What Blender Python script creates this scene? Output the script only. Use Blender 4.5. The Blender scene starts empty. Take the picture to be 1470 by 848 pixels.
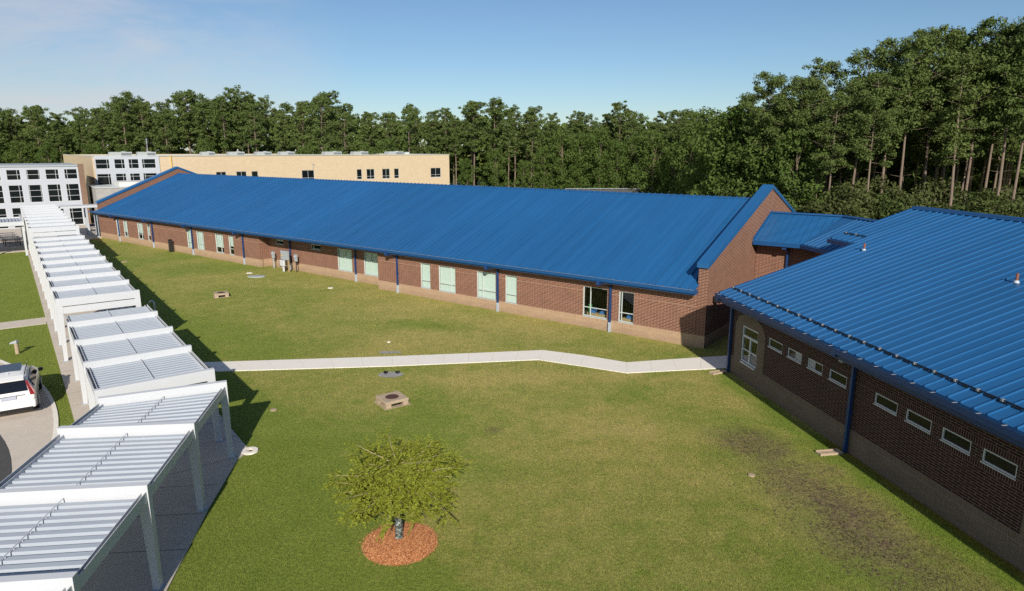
import bpy, math, random
from mathutils import Vector, Matrix, noise
random.seed(7)
R = math.radians
S = bpy.context.scene
COL = S.collection

# ------------------------------------------------------------------ helpers
ORG = {}          # world offset of the root each object hangs under

def reg(o, parent=None, org=None):
    COL.objects.link(o)
    if parent is not None:
        o.parent = parent
        ORG[o.name] = ORG[parent.name]
    else:
        ORG[o.name] = Vector(org) if org is not None else Vector((0, 0, 0))
    return o

def tag(o, label=None, cat=None, group=None, kind=None):
    if label: o['label'] = label
    if cat: o['category'] = cat
    if group: o['group'] = group
    if kind: o['kind'] = kind
    return o

def empty(name, loc, label, cat, group=None):
    o = bpy.data.objects.new(name, None)
    o.empty_display_size = .3
    reg(o, None, loc)
    o.location = loc
    return tag(o, label, cat, group)

class Fr:
    """a wall frame: t along, o outward, z up"""
    def __init__(s, A, d, nrm): s.A, s.d, s.n = A, d, nrm
    def __call__(s, t, o, z):
        return Vector((s.A[0] + s.d[0]*t + s.n[0]*o, s.A[1] + s.d[1]*t + s.n[1]*o, z))

WORLD = Fr((0, 0), (1, 0), (0, 1))

class MB:
    def __init__(s): s.v, s.f, s.m = [], [], []
    def face(s, pts, m=0):
        i = len(s.v); s.v += [Vector(p) for p in pts]; s.f.append(tuple(range(i, i+len(pts)))); s.m.append(m); return s
    def hexa(s, p, m=0):   # p: 4 bottom, 4 top (same order)
        i = len(s.v); s.v += [Vector(q) for q in p]
        c = sum(s.v[i:i+8], Vector())/8
        for q in ((0, 1, 2, 3), (4, 5, 6, 7), (0, 1, 5, 4), (1, 2, 6, 5), (2, 3, 7, 6), (3, 0, 4, 7)):
            P = [s.v[i+k] for k in q]
            n = (P[1]-P[0]).cross(P[2]-P[0])
            q2 = q if n.dot(sum(P, Vector())/4-c) > 0 else q[::-1]
            s.f.append(tuple(i+k for k in q2)); s.m.append(m)
        return s
    def box(s, fr, t0, t1, o0, o1, z0, z1, m=0):
        return s.hexa([fr(t0, o0, z0), fr(t1, o0, z0), fr(t1, o1, z0), fr(t0, o1, z0),
                       fr(t0, o0, z1), fr(t1, o0, z1), fr(t1, o1, z1), fr(t0, o1, z1)], m)
    def prism(s, pts, off, m=0):   # polygon pts extruded by vector off
        off = Vector(off); pts = [Vector(p) for p in pts]
        c = sum(pts, Vector())/len(pts) + off/2
        def add(P):
            fc = sum(P, Vector())/len(P); n = Vector()
            for k in range(len(P)): n += P[k].cross(P[(k+1) % len(P)])
            if n.dot(fc-c) < 0: P = P[::-1]
            s.face(P, m)
        n = Vector()
        for k in range(len(pts)): n += pts[k].cross(pts[(k+1) % len(pts)])
        if n.dot(off) > 0: pts = pts[::-1]
        top = [p+off for p in pts]
        s.face(pts, m); s.face(top[::-1], m)
        for k in range(len(pts)):
            j = (k+1) % len(pts)
            s.face([pts[j], pts[k], top[k], top[j]], m)
        return s
    def tube(s, pts, rad, seg=8, m=0, caps=True):
        pts = [Vector(p) for p in pts]
        if not isinstance(rad, (list, tuple)): rad = [rad]*len(pts)
        base = len(s.v); u = None
        for k, p in enumerate(pts):
            a = pts[max(k-1, 0)]; b = pts[min(k+1, len(pts)-1)]
            d = (b-a).normalized()
            if u is None:
                u = d.orthogonal().normalized()
            else:
                u = (u - d*u.dot(d)).normalized()
            w = d.cross(u)
            for q in range(seg):
                an = 2*math.pi*q/seg
                s.v.append(p + (u*math.cos(an)+w*math.sin(an))*rad[k])
        for k in range(len(pts)-1):
            for q in range(seg):
                a = base+k*seg+q; b = base+k*seg+(q+1) % seg
                s.f.append((a, b, b+seg, a+seg)); s.m.append(m)
        if caps:
            s.f.append(tuple(base+q for q in range(seg))[::-1]); s.m.append(m)
            e = base+(len(pts)-1)*seg
            s.f.append(tuple(e+q for q in range(seg))); s.m.append(m)
        return s
    def lathe(s, c, prof, seg=24, m=0):
        base = len(s.v)
        for r, z in prof:
            for q in range(seg):
                an = 2*math.pi*q/seg
                s.v.append(Vector((c[0]+r*math.cos(an), c[1]+r*math.sin(an), z)))
        for k in range(len(prof)-1):
            for q in range(seg):
                a = base+k*seg+q; b = base+k*seg+(q+1) % seg
                s.f.append((a, b, b+seg, a+seg)); s.m.append(m)
        return s
    def build(s, name, mat, parent=None, org=None, smooth=False, bevel=0, uv=True):
        off = ORG[parent.name] if parent is not None else (Vector(org) if org is not None else Vector((0, 0, 0)))
        me = bpy.data.meshes.new(name)
        me.from_pydata([tuple(v-off) for v in s.v], [], s.f)
        mats = mat if isinstance(mat, (list, tuple)) else [mat]
        for q in mats: me.materials.append(q)
        if len(mats) > 1: me.polygons.foreach_set('material_index', s.m)
        if smooth: me.polygons.foreach_set('use_smooth', [True]*len(s.f))
        me.update()
        if uv:
            ul = me.uv_layers.new(name='uv')
            dat = []
            for p in me.polygons:
                n = p.normal
                if abs(n.z) > .9: a, b = Vector((1, 0, 0)), Vector((0, 1, 0))
                else:
                    a = Vector((-n.y, n.x, 0)).normalized(); b = Vector((0, 0, 1))
                for li in p.loop_indices:
                    q = me.vertices[me.loops[li].vertex_index].co + off
                    dat += [q.dot(a), q.dot(b)]
            ul.data.foreach_set('uv', dat)
        o = bpy.data.objects.new(name, me)
        reg(o, parent, off)
        if parent is None: o.location = off
        if bevel:
            bm = o.modifiers.new('b', 'BEVEL'); bm.width = bevel; bm.segments = 2; bm.limit_method = 'ANGLE'
        return o

def wall(mb, fr, t0, t1, z0, z1, openings=(), thick=.25, depth=.12, m=0, inner=True):
    """wall with real openings; outer face at o=0"""
    xs = sorted({t0, t1, *[a for o in openings for a in o[:2]]}); zs = sorted({z0, z1, *[a for o in openings for a in o[2:4]]})
    for off, flip in ((0, False), (-thick, True)) if inner else ((0, False),):
        for i in range(len(xs)-1):
            for j in range(len(zs)-1):
                cx, cz = (xs[i]+xs[i+1])/2, (zs[j]+zs[j+1])/2
                if any(o[0] < cx < o[1] and o[2] < cz < o[3] for o in openings): continue
                P = [fr(xs[i], off, zs[j]), fr(xs[i+1], off, zs[j]), fr(xs[i+1], off, zs[j+1]), fr(xs[i], off, zs[j+1])]
                n = (P[1]-P[0]).cross(P[2]-P[0]); w = Vector((fr.n[0], fr.n[1], 0))
                if (n.dot(w) > 0) == flip: P = P[::-1]
                mb.face(P, m)
    for a, b, c, d in [o[:4] for o in openings]:
        for P in ([fr(a, 0, c), fr(b, 0, c), fr(b, -thick, c), fr(a, -thick, c)], [fr(a, 0, d), fr(b, 0, d), fr(b, -thick, d), fr(a, -thick, d)],
                  [fr(a, 0, c), fr(a, 0, d), fr(a, -thick, d), fr(a, -thick, c)], [fr(b, 0, c), fr(b, 0, d), fr(b, -thick, d), fr(b, -thick, c)]):
            mb.face(P, m)
    for a, b in ((t0, t0), (t1, t1)):
        mb.face([fr(a, 0, z0), fr(a, 0, z1), fr(a, -thick, z1), fr(a, -thick, z0)], m)
    mb.face([fr(t0, 0, z1), fr(t1, 0, z1), fr(t1, -thick, z1), fr(t0, -thick, z1)], m)

# ------------------------------------------------------------------ materials
def newmat(name):
    m = bpy.data.materials.new(name); m.use_nodes = True
    nt = m.node_tree; b = nt.nodes['Principled BSDF']
    return m, nt, b

def ramp(nt, fac, stops):
    r = nt.nodes.new('ShaderNodeValToRGB'); e = r.color_ramp.elements
    while len(e) < len(stops): e.new(.5)
    for k, (p, c) in enumerate(stops): e[k].position = p; e[k].color = (*c, 1)
    nt.links.new(fac, r.inputs[0]); return r.outputs[0]

def mix(nt, fac, a, b, mode='MIX'):
    n = nt.nodes.new('ShaderNodeMix'); n.data_type = 'RGBA'; n.blend_type = mode; n.clamp_factor = True
    for s, v in ((0, fac), (6, a), (7, b)):
        if hasattr(v, 'links'): nt.links.new(v, n.inputs[s])
        elif s == 0: n.inputs[0].default_value = v
        else: n.inputs[s].default_value = (*v, 1)
    return n.outputs[2]

def math_(nt, op, a, b=None, c=None):
    n = nt.nodes.new('ShaderNodeMath'); n.operation = op
    for k, v in enumerate((a, b, c)):
        if v is None: continue
        if hasattr(v, 'links'): nt.links.new(v, n.inputs[k])
        else: n.inputs[k].default_value = v
    return n.outputs[0]

def noise_(nt, scale, detail=3, vec=None, rough=.6, dist=0):
    n = nt.nodes.new('ShaderNodeTexNoise'); n.inputs['Scale'].default_value = scale
    n.inputs['Detail'].default_value = detail; n.inputs['Roughness'].default_value = rough; n.inputs['Distortion'].default_value = dist
    if vec is not None: nt.links.new(vec, n.inputs['Vector'])
    return n.outputs[0]

def pos(nt, scale=None):
    g = nt.nodes.new('ShaderNodeNewGeometry').outputs['Position']
    if scale:
        v = nt.nodes.new('ShaderNodeVectorMath'); v.operation = 'MULTIPLY'; nt.links.new(g, v.inputs[0]); v.inputs[1].default_value = scale
        return v.outputs[0]
    return g

def bump(nt, b, h, strength=.3, dist=.02):
    n = nt.nodes.new('ShaderNodeBump'); n.inputs['Strength'].default_value = strength; n.inputs['Distance'].default_value = dist
    nt.links.new(h, n.inputs['Height']); nt.links.new(n.outputs[0], b.inputs['Normal'])

def simple(name, col, rough=.6, var=.12, scale=3., metal=0, spec=.5, bmp=0, streak=None):
    m, nt, b = newmat(name)
    p = pos(nt, streak)
    n = noise_(nt, scale, 5, p)
    c = mix(nt, n, tuple(x*(1-var) for x in col), tuple(min(1, x*(1+var)) for x in col))
    nt.links.new(c, b.inputs['Base Color'])
    b.inputs['Roughness'].default_value = rough; b.inputs['Metallic'].default_value = metal
    b.inputs['Specular IOR Level'].default_value = spec
    if bmp: bump(nt, b, noise_(nt, scale*12, 3, p), bmp)
    return m

def brick_mat(name, c1, c2, mortar, bands=(), bw=.40, rh=.085, msize=.010, soldier=None, var=.25):
    """bands: (z0,z1) strips laid as upright soldier bricks"""
    m, nt, b = newmat(name)
    uv = nt.nodes.new('ShaderNodeUVMap').outputs[0]
    sep = nt.nodes.new('ShaderNodeSeparateXYZ'); nt.links.new(uv, sep.inputs[0])
    def brick(vec, w, h, off):
        t = nt.nodes.new('ShaderNodeTexBrick'); t.offset = off
        nt.links.new(vec, t.inputs['Vector']); t.inputs['Scale'].default_value = 1
        t.inputs['Brick Width'].default_value = w; t.inputs['Row Height'].default_value = h
        t.inputs['Mortar Size'].default_value = msize; t.inputs['Mortar Smooth'].default_value = .15
        t.inputs['Color1'].default_value = (*c1, 1); t.inputs['Color2'].default_value = (*c2, 1); t.inputs['Mortar'].default_value = (*mortar, 1)
        return t.outputs['Color'], t.outputs['Fac']
    col, fac = brick(uv, bw, rh, .5)
    if bands:
        scol, sfac = brick(uv, .085, .2, 0)
        zz = math_(nt, 'SUBTRACT', sep.outputs[1], bands[0][0])
        for z0, z1 in bands:
            # shift so that the soldier row starts at z0
            cmb = nt.nodes.new('ShaderNodeCombineXYZ'); nt.links.new(sep.outputs[0], cmb.inputs[0])
            nt.links.new(math_(nt, 'SUBTRACT', sep.outputs[1], z0), cmb.inputs[1])
            sc, sf = brick(cmb.outputs[0], .085, z1-z0, 0)
            k = math_(nt, 'MULTIPLY', math_(nt, 'GREATER_THAN', sep.outputs[1], z0), math_(nt, 'LESS_THAN', sep.outputs[1], z1))
            col = mix(nt, k, col, sc)
    n = noise_(nt, 1.3, 6, pos(nt))
    n2 = noise_(nt, 22, 3, pos(nt))
    col = mix(nt, n, mix(nt, 1, col, (1-var,)*3, 'MULTIPLY'), mix(nt, 1, col, (1+var*.6,)*3, 'MULTIPLY'))
    col = mix(nt, .25, col, mix(nt, n2, (.4, .4, .4), (1, 1, 1)), 'MULTIPLY')
    # damp stain near the ground
    st = math_(nt, 'MULTIPLY', math_(nt, 'SUBTRACT', .55, sep.outputs[1]), noise_(nt, 2.5, 5, pos(nt)))
    st = math_(nt, 'MAXIMUM', st, 0)
    col = mix(nt, math_(nt, 'MINIMUM', st, .35), col, (.12, .09, .06))
    nt.links.new(col, b.inputs['Base Color']); b.inputs['Roughness'].default_value = .9; b.inputs['Specular IOR Level'].default_value = .2
    bump(nt, b, fac, -.4, .01)
    return m

M = {}
def metal_roof(name, col, org, d, first, step, up):
    """painted steel sheets: every sheet a little different, chalky streaks down the slope"""
    m, nt, b = newmat(name)
    sp = nt.nodes.new('ShaderNodeSeparateXYZ'); nt.links.new(pos(nt), sp.inputs[0])
    def dot(v, o): return math_(nt, 'ADD', math_(nt, 'MULTIPLY', math_(nt, 'SUBTRACT', sp.outputs[0], o[0]), v[0]), math_(nt, 'MULTIPLY', math_(nt, 'SUBTRACT', sp.outputs[1], o[1]), v[1]))
    t = math_(nt, 'DIVIDE', math_(nt, 'SUBTRACT', dot(d, org), first), step); u = dot(up, org)
    wn = nt.nodes.new('ShaderNodeTexWhiteNoise'); wn.noise_dimensions = '1D'; nt.links.new(math_(nt, 'FLOOR', t), wn.inputs['W'])
    cb_ = nt.nodes.new('ShaderNodeCombineXYZ'); nt.links.new(math_(nt, 'MULTIPLY', t, 3.5), cb_.inputs[0]); nt.links.new(math_(nt, 'MULTIPLY', u, .22), cb_.inputs[1])
    st = noise_(nt, 1., 5, cb_.outputs[0], .65); big = noise_(nt, .09, 4, pos(nt))
    v = math_(nt, 'ADD', math_(nt, 'MULTIPLY', wn.outputs['Value'], .11), math_(nt, 'ADD', math_(nt, 'MULTIPLY', st, .30), math_(nt, 'MULTIPLY', big, .34)))
    v = math_(nt, 'ADD', v, .62)
    cv = nt.nodes.new('ShaderNodeCombineColor'); [nt.links.new(v, cv.inputs[k]) for k in range(3)]
    c = mix(nt, 1, mix(nt, math_(nt, 'MULTIPLY', st, .10), col, (.16, .22, .30)), cv.outputs[0], 'MULTIPLY')
    nt.links.new(c, b.inputs['Base Color']); nt.links.new(math_(nt, 'MULTIPLY_ADD', st, .22, .24), b.inputs['Roughness'])
    # slight oil-canning of the sheets
    fr_ = math_(nt, 'SUBTRACT', math_(nt, 'FRACT', t), .5)
    bump(nt, b, math_(nt, 'ADD', math_(nt, 'MULTIPLY', math_(nt, 'MULTIPLY', fr_, fr_), 1.2), math_(nt, 'MULTIPLY', noise_(nt, .9, 2, pos(nt)), .5)), .5, .02)
    return m
M['roof'] = metal_roof('blue_metal', (.009, .098, .262), (10.83, 36.09), (-.7935, .6085), .80, .5, (.6085, .7935))
M['roof_r'] = metal_roof('blue_metal_near', (.009, .096, .252), (11.03, 32.16), (.1562, -.9877), -.30, .45, (.9877, .1562))
M['trim'] = simple('blue_trim', (.006, .068, .20), .45, .10, 2)
M['pipe'] = simple('blue_downspout', (.008, .042, .145), .45, .12, 2)
M['gutter_in'] = simple('galvanised', (.34, .35, .36), .5, .25, 6, .5)
M['brick'] = brick_mat('red_brick', (.190, .060, .036), (.135, .042, .027), (.44, .30, .215), bands=((2.72, 2.93), (2.28, 2.36)), msize=.014)
M['brick_n'] = brick_mat('red_brick_gable', (.195, .068, .042), (.145, .050, .033), (.40, .28, .20), msize=.013)
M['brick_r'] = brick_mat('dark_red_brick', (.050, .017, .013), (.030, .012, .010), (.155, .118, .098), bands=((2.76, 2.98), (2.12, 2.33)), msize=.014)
M['tan'] = brick_mat('tan_brick', (.46, .30, .185), (.39, .25, .155), (.55, .42, .30), bands=((.46, .72),), msize=.010, var=.15)
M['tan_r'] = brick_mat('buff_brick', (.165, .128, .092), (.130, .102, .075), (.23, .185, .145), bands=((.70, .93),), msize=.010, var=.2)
M['beige'] = brick_mat('cream_brick', (.60, .475, .325), (.555, .435, .295), (.60, .50, .38), bw=.4, rh=.2, msize=.014, var=.10)
M['brown'] = brick_mat('brown_brick', (.22, .13, .085), (.17, .10, .065), (.35, .26, .2))
M['cmu'] = brick_mat('grey_block', (.42, .41, .38), (.36, .35, .33), (.5, .48, .45), bw=.4, rh=.2)
M['frame'] = simple('white_frame', (.52, .56, .54), .4, .05, 4)
M['framer'] = simple('pale_frame', (.50, .53, .55), .4, .05, 4)
M['white'] = simple('white_metal', (.54, .555, .575), .38, .05, 1.2, 0, .5)
M['whitepanel'] = simple('white_panel', (.38, .42, .47), .42, .10, .9, 0, .5, 0, (1, 1, 1))
M['whitewall'] = simple('white_panel_wall', (.43, .455, .50), .5, .05, .5)
M['membrane'] = simple('roof_membrane', (.62, .62, .60), .7, .15, .4)
M['concrete'] = simple('concrete_walk', (.54, .475, .405), .85, .12, 2.2, 0, .3, .25)
M['concrete_b'] = simple('concrete_bright', (.74, .70, .63), .85, .07, 1.5, 0, .3, .2)
M['conc_old'] = simple('old_concrete', (.40, .31, .22), .9, .3, 5, 0, .2, .5)
M['grey'] = simple('grey_box', (.32, .35, .37), .5, .08, 4)
M['galv'] = simple('galvanised_boot', (.45, .50, .56), .5, .12, 5, .2)
M['ac'] = simple('ac_unit', (.34, .36, .35), .6, .12, 3)
M['black'] = simple('black_plastic', (.012, .012, .014), .35, .2, 4)
M['dark'] = simple('dark_void', (.012, .012, .013), .9, .1, 2)
M['iron'] = simple('rusty_iron', (.10, .05, .035), .7, .4, 12, .3, .4, .5)
M['rust'] = simple('rusty_pipe', (.22, .08, .045), .7, .25, 12)
M['wood'] = simple('treated_post', (.34, .24, .13), .8, .2, 6)
M['blind_or_reflection'] = simple('mint_blind', (.62, .70, .65), .8, .05, 3)
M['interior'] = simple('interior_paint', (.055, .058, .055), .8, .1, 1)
M['asphalt'] = simple('asphalt', (.075, .075, .075), .9, .25, 8, 0, .2, .4)
M['gravel'] = simple('gravel_rock', (.20, .20, .205), .9, .6, 30, 0, .2, .9)
M['yellow'] = simple('yellow_pipe', (.62, .42, .06), .5, .1, 3)
M['table'] = simple('dark_table', (.045, .042, .045), .5, .15, 4)
M['tabletop'] = simple('table_top', (.16, .15, .16), .45, .15, 4)
M['softblue'] = simple('blue_plastic', (.05, .16, .40), .5, .1, 4)
M['softgreen'] = simple('green_plastic', (.06, .30, .10), .5, .1, 4)
M['tanbox'] = simple('tan_box', (.42, .30, .14), .6, .1, 4)

def glass(name, tint, mixf=.35, rough=.03):
    m, nt, b = newmat(name)
    nt.nodes.remove(b); out = nt.nodes['Material Output']
    g = nt.nodes.new('ShaderNodeBsdfGlossy'); g.inputs['Roughness'].default_value = rough; g.inputs['Color'].default_value = (.55, .6, .65, 1)
    t = nt.nodes.new('ShaderNodeBsdfTransparent'); t.inputs['Color'].default_value = (*tint, 1)
    f = nt.nodes.new('ShaderNodeLayerWeight'); f.inputs[0].default_value = .5
    mx = nt.nodes.new('ShaderNodeMixShader')
    nt.links.new(math_(nt, 'MULTIPLY_ADD', math_(nt, 'POWER', f.outputs[1], 4), .8, .035), mx.inputs[0]); nt.links.new(t.outputs[0], mx.inputs[1]); nt.links.new(g.outputs[0], mx.inputs[2])
    nt.links.new(mx.outputs[0], out.inputs[0]); return m
M['glass'] = glass('window_glass', (.95, .975, .965))
M['darkglass'] = simple('dark_glass', (.007, .010, .011), .08, .6, .25, 0, .30)

# lawn
def lawn_mat():
    m, nt, b = newmat('lawn_grass')
    P = pos(nt)
    big = noise_(nt, .11, 3, P, .55, .6); mid = noise_(nt, .7, 4, P, .6, .3); fine = noise_(nt, 9, 4, P, .7); tiny = noise_(nt, 45, 3, P, .75)
    sep = nt.nodes.new('ShaderNodeSeparateXYZ'); nt.links.new(P, sep.inputs[0])
    X, Y = sep.outputs[0], sep.outputs[1]
    warp = math_(nt, 'MULTIPLY', math_(nt, 'SUBTRACT', noise_(nt, .45, 5, P, .65), .5), 1.5)
    def blob(cx, cy, rx, ry, ang=0, soft=1.):
        dx = math_(nt, 'SUBTRACT', X, cx); dy = math_(nt, 'SUBTRACT', Y, cy)
        c, s = math.cos(R(ang)), math.sin(R(ang))
        u = math_(nt, 'DIVIDE', math_(nt, 'ADD', math_(nt, 'MULTIPLY', dx, c), math_(nt, 'MULTIPLY', dy, s)), rx)
        v = math_(nt, 'DIVIDE', math_(nt, 'ADD', math_(nt, 'MULTIPLY', dx, -s), math_(nt, 'MULTIPLY', dy, c)), ry)
        d = math_(nt, 'SQRT', math_(nt, 'ADD', math_(nt, 'MULTIPLY', u, u), math_(nt, 'MULTIPLY', v, v)))
        return math_(nt, 'MULTIPLY', math_(nt, 'SUBTRACT', math_(nt, 'ADD', 1, warp), d), 1/soft)
    def clamp(x):
        n = nt.nodes.new('ShaderNodeClamp'); nt.links.new(x, n.inputs[0]); return n.outputs[0]
    green = mix(nt, mid, (.172, .238, .040), (.278, .328, .068))
    olive = mix(nt, mid, (.375, .335, .098), (.500, .425, .160))
    # dryness: upper court dry, left lawns lush
    dry = math_(nt, 'ADD', math_(nt, 'MULTIPLY', math_(nt, 'SUBTRACT', big, .5), 2.4), math_(nt, 'MULTIPLY', math_(nt, 'SUBTRACT', noise_(nt, 1.7, 6, P, .7, .5), .5), 1.8))
    bias = math_(nt, 'MULTIPLY_ADD', clamp(blob(-2, 42, 24, 15, -35, .8)), .38, .33)
    bias = math_(nt, 'ADD', bias, math_(nt, 'MULTIPLY', clamp(blob(4.5, 22, 6, 8, 0, .9)), .45))
    left = clamp(math_(nt, 'MULTIPLY', math_(nt, 'SUBTRACT', math_(nt, 'SUBTRACT', 14.5, math_(nt, 'ADD', math_(nt, 'MULTIPLY', X, 1.33), Y)), 0), .5))
    bias = math_(nt, 'SUBTRACT', bias, math_(nt, 'MULTIPLY', left, .60))
    bias = math_(nt, 'SUBTRACT', bias, math_(nt, 'MULTIPLY', clamp(blob(-6.5, 24, 5.5, 6.5, 0, .8)), .42))
    bias = math_(nt, 'SUBTRACT', bias, math_(nt, 'MULTIPLY', clamp(blob(-17, 38, 3.2, 9, 37, .7)), .5))
    bias = math_(nt, 'SUBTRACT', bias, math_(nt, 'MULTIPLY', clamp(blob(-5, 41, 3.4, 1.6, -20, .7)), .5))
    bias = math_(nt, 'ADD', bias, math_(nt, 'MULTIPLY', clamp(blob(1, 31.3, 11, 1.7, 0, .8)), .5))
    dryf = clamp(math_(nt, 'ADD', dry, bias))
    col = mix(nt, dryf, green, olive)
    # worn soil by the right building and small bare spots
    soil = mix(nt, fine, (.15, .115, .070), (.31, .24, .15))
    worn = clamp(blob(10.2, 18.4, 2.1, 6.0, 10, .9))
    worn2 = clamp(blob(9.2, 24.0, 1.7, 2.0, 25, .7))
    worn3 = clamp(blob(-.7, 24.9, .55, .45, 0, .6))
    w = math_(nt, 'ADD', math_(nt, 'MULTIPLY', worn, 1.0), math_(nt, 'ADD', math_(nt, 'MULTIPLY', worn2, .62), math_(nt, 'MULTIPLY', worn3, .5)))
    thr = math_(nt, 'MULTIPLY', clamp(w), clamp(math_(nt, 'MULTIPLY_ADD', noise_(nt, 3.2, 6, P, .75), 2.6, -.52)))
    col = mix(nt, thr, col, soil)
    # dark mulch crumbs in the worn area
    cr = clamp(math_(nt, 'MULTIPLY', math_(nt, 'SUBTRACT', noise_(nt, 5.0, 7, P, .82, 1.4), .52), 12))
    col = mix(nt, math_(nt, 'MULTIPLY', math_(nt, 'MULTIPLY', cr, clamp(math_(nt, 'MULTIPLY', w, 1.8))), .9), col, (.044, .031, .022))
    # green strip along right wall: distance from wall plane
    dw = math_(nt, 'ADD', math_(nt, 'MULTIPLY', math_(nt, 'SUBTRACT', X, 11.03), -.9877), math_(nt, 'MULTIPLY', math_(nt, 'SUBTRACT', Y, 32.16), -.1562))
    strip = clamp(math_(nt, 'MULTIPLY', math_(nt, 'SUBTRACT', .85, math_(nt, 'ABSOLUTE', math_(nt, 'SUBTRACT', math_(nt, 'ADD', dw, math_(nt, 'MULTIPLY', warp, 1.3)), .65))), 1.4))
    strip = math_(nt, 'MULTIPLY', strip, math_(nt, 'LESS_THAN', Y, 33))
    col = mix(nt, math_(nt, 'MULTIPLY', strip, .8), col, mix(nt, mid, (.13, .22, .025), (.20, .29, .04)))
    edge = clamp(math_(nt, 'MULTIPLY', math_(nt, 'SUBTRACT', .42, dw), 5)); edge = math_(nt, 'MULTIPLY', edge, math_(nt, 'LESS_THAN', Y, 24))
    col = mix(nt, math_(nt, 'MULTIPLY', edge, .7), col, (.24, .21, .03))
    col = mix(nt, .85, col, ramp(nt, fine, [(.25, (.52, .52, .52)), (.75, (1.35, 1.35, 1.35))]), 'MULTIPLY')
    col = mix(nt, .9, col, ramp(nt, tiny, [(.25, (.30, .33, .36)), (.75, (1.6, 1.55, 1.4))]), 'MULTIPLY')
    nt.links.new(col, b.inputs['Base Color']); b.inputs['Roughness'].default_value = .95; b.inputs['Specular IOR Level'].default_value = .1
    bump(nt, b, math_(nt, 'ADD', tiny, math_(nt, 'MULTIPLY', fine, .8)), .9, .05)
    return m
M['lawn'] = lawn_mat()

def leaf_mat(name, cols, tr=.25):
    m, nt, b = newmat(name)
    oi = nt.nodes.new('ShaderNodeObjectInfo').outputs['Random']
    n = noise_(nt, .55, 3, pos(nt)); n2 = noise_(nt, 4, 2, pos(nt))
    c = mix(nt, n, cols[0], cols[1]); c = mix(nt, math_(nt, 'MULTIPLY', oi, .75), c, cols[2])
    c = mix(nt, .6, c, ramp(nt, n2, [(.3, (.6, .6, .6)), (.7, (1.35, 1.35, 1.35))]), 'MULTIPLY')
    nt.links.new(c, b.inputs['Base Color']); b.inputs['Roughness'].default_value = .7; b.inputs['Specular IOR Level'].default_value = .15
    t = nt.nodes.new('ShaderNodeBsdfTranslucent'); nt.links.new(c, t.inputs[0])
    mx = nt.nodes.new('ShaderNodeMixShader'); mx.inputs[0].default_value = tr
    nt.links.new(b.outputs[0], mx.inputs[1]); nt.links.new(t.outputs[0], mx.inputs[2]); nt.links.new(mx.outputs[0], nt.nodes['Material Output'].inputs[0])
    return m
M['pine'] = leaf_mat('pine_needles', ((.050, .088, .024), (.138, .182, .048), (.120, .155, .044)), .2)
M['oak'] = leaf_mat('broad_leaves', ((.045, .085, .018), (.120, .175, .038), (.10, .140, .034)), .25)
M['bushleaf'] = leaf_mat('bush_leaves', ((.036, .066, .016), (.095, .125, .032), (.095, .105, .038)), .25)
M['bark'] = simple('pine_bark', (.19, .145, .112), .9, .35, 3, 0, .2, .6, (1, 1, .3))
M['cypress'] = leaf_mat('cypress_leaves', ((.13, .19, .024), (.37, .36, .042), (.27, .30, .04)), .35)
M['twig'] = simple('pale_twig', (.42, .33, .24), .8, .2, 8)
def mulch_mat():
    m, nt, b = newmat('orange_mulch')
    v = nt.nodes.new('ShaderNodeTexVoronoi'); v.inputs['Scale'].default_value = 48; nt.links.new(pos(nt, (1, .45, 1)), v.inputs['Vector'])
    sx = nt.nodes.new('ShaderNodeSeparateColor'); nt.links.new(v.outputs['Color'], sx.inputs[0])
    c = ramp(nt, sx.outputs[0], [(0, (.26, .085, .035)), (.5, (.60, .225, .075)), (1, (.78, .42, .20))])
    nt.links.new(c, b.inputs['Base Color']); b.inputs['Roughness'].default_value = .9
    bump(nt, b, sx.outputs[1], .9, .04)
    return m
M['mulch'] = mulch_mat()
m_g, nt_g, b_g = newmat('trunk_guard')
nt_g.links.new(ramp(nt_g, noise_(nt_g, 16, 4, pos(nt_g), .7, 1.5), [(.42, (.018, .024, .022)), (.52, (.05, .07, .06)), (.60, (.42, .46, .44))]), b_g.inputs['Base Color'])
b_g.inputs['Roughness'].default_value = .45; bump(nt_g, b_g, noise_(nt_g, 16, 4, pos(nt_g), .7, 1.5), .6, .04); M['guard'] = m_g

# ------------------------------------------------------------------ ground
mb = MB(); mb.face([(-1500, -600, 0), (1500, -600, 0), (1500, 2500, 0), (-1500, 2500, 0)])
tag(mb.build('lawn_ground', M['lawn']), kind='structure')

U = (-.602, .7985)      # along the far canopies, away from the camera
W = (.7985, .602)       # across them
def P2(p, a=0, b=0): return (p[0]+U[0]*a+W[0]*b, p[1]+U[1]*a+W[1]*b)

def slab(name, pts, z0, z1, mat, joints=()):
    mb = MB(); mb.prism([(x, y, z0) for x, y in pts], (0, 0, z1-z0))
    o = mb.build(name, mat, bevel=.01); tag(o, kind='structure')
    return o

R0 = (-11.24, 23.9)      # right-hand end of first frame of the middle canopies
# slab under the covered walk: strip around the far axis then the bend and the near leg
far = 84
walk = [P2(R0, -1.6, .62), P2(R0, far, .62), P2(R0, far, -4.35), P2(R0, -2.6, -4.35), (-13.3, 12), (-12.6, 3), (-6.75, 3), (-8.80, 14.97), (-9.5, 18.95), (-9.95, 22.3)]
slab('covered_pavement', walk, -.1, .045, M['concrete'])
jm = MB()
for k in range(-1, 42):
    a = P2(R0, k*1.9, .60); b2 = P2(R0, k*1.9, -4.33)
    dx, dy = U[0]*.012, U[1]*.012
    jm.face([(a[0], a[1], .049), (b2[0], b2[1], .049), (b2[0]+dx, b2[1]+dy, .049), (a[0]+dx, a[1]+dy, .049)])
for y in (5, 7, 9, 11, 12.8, 14.9, 16.7, 18.6, 20.4):
    x1 = -8.85-(y-14.97)*.172
    jm.face([(-13.0, y-.35, .049), (x1, y, .049), (x1, y+.014, .049), (-13.0, y-.336, .049)])
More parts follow.
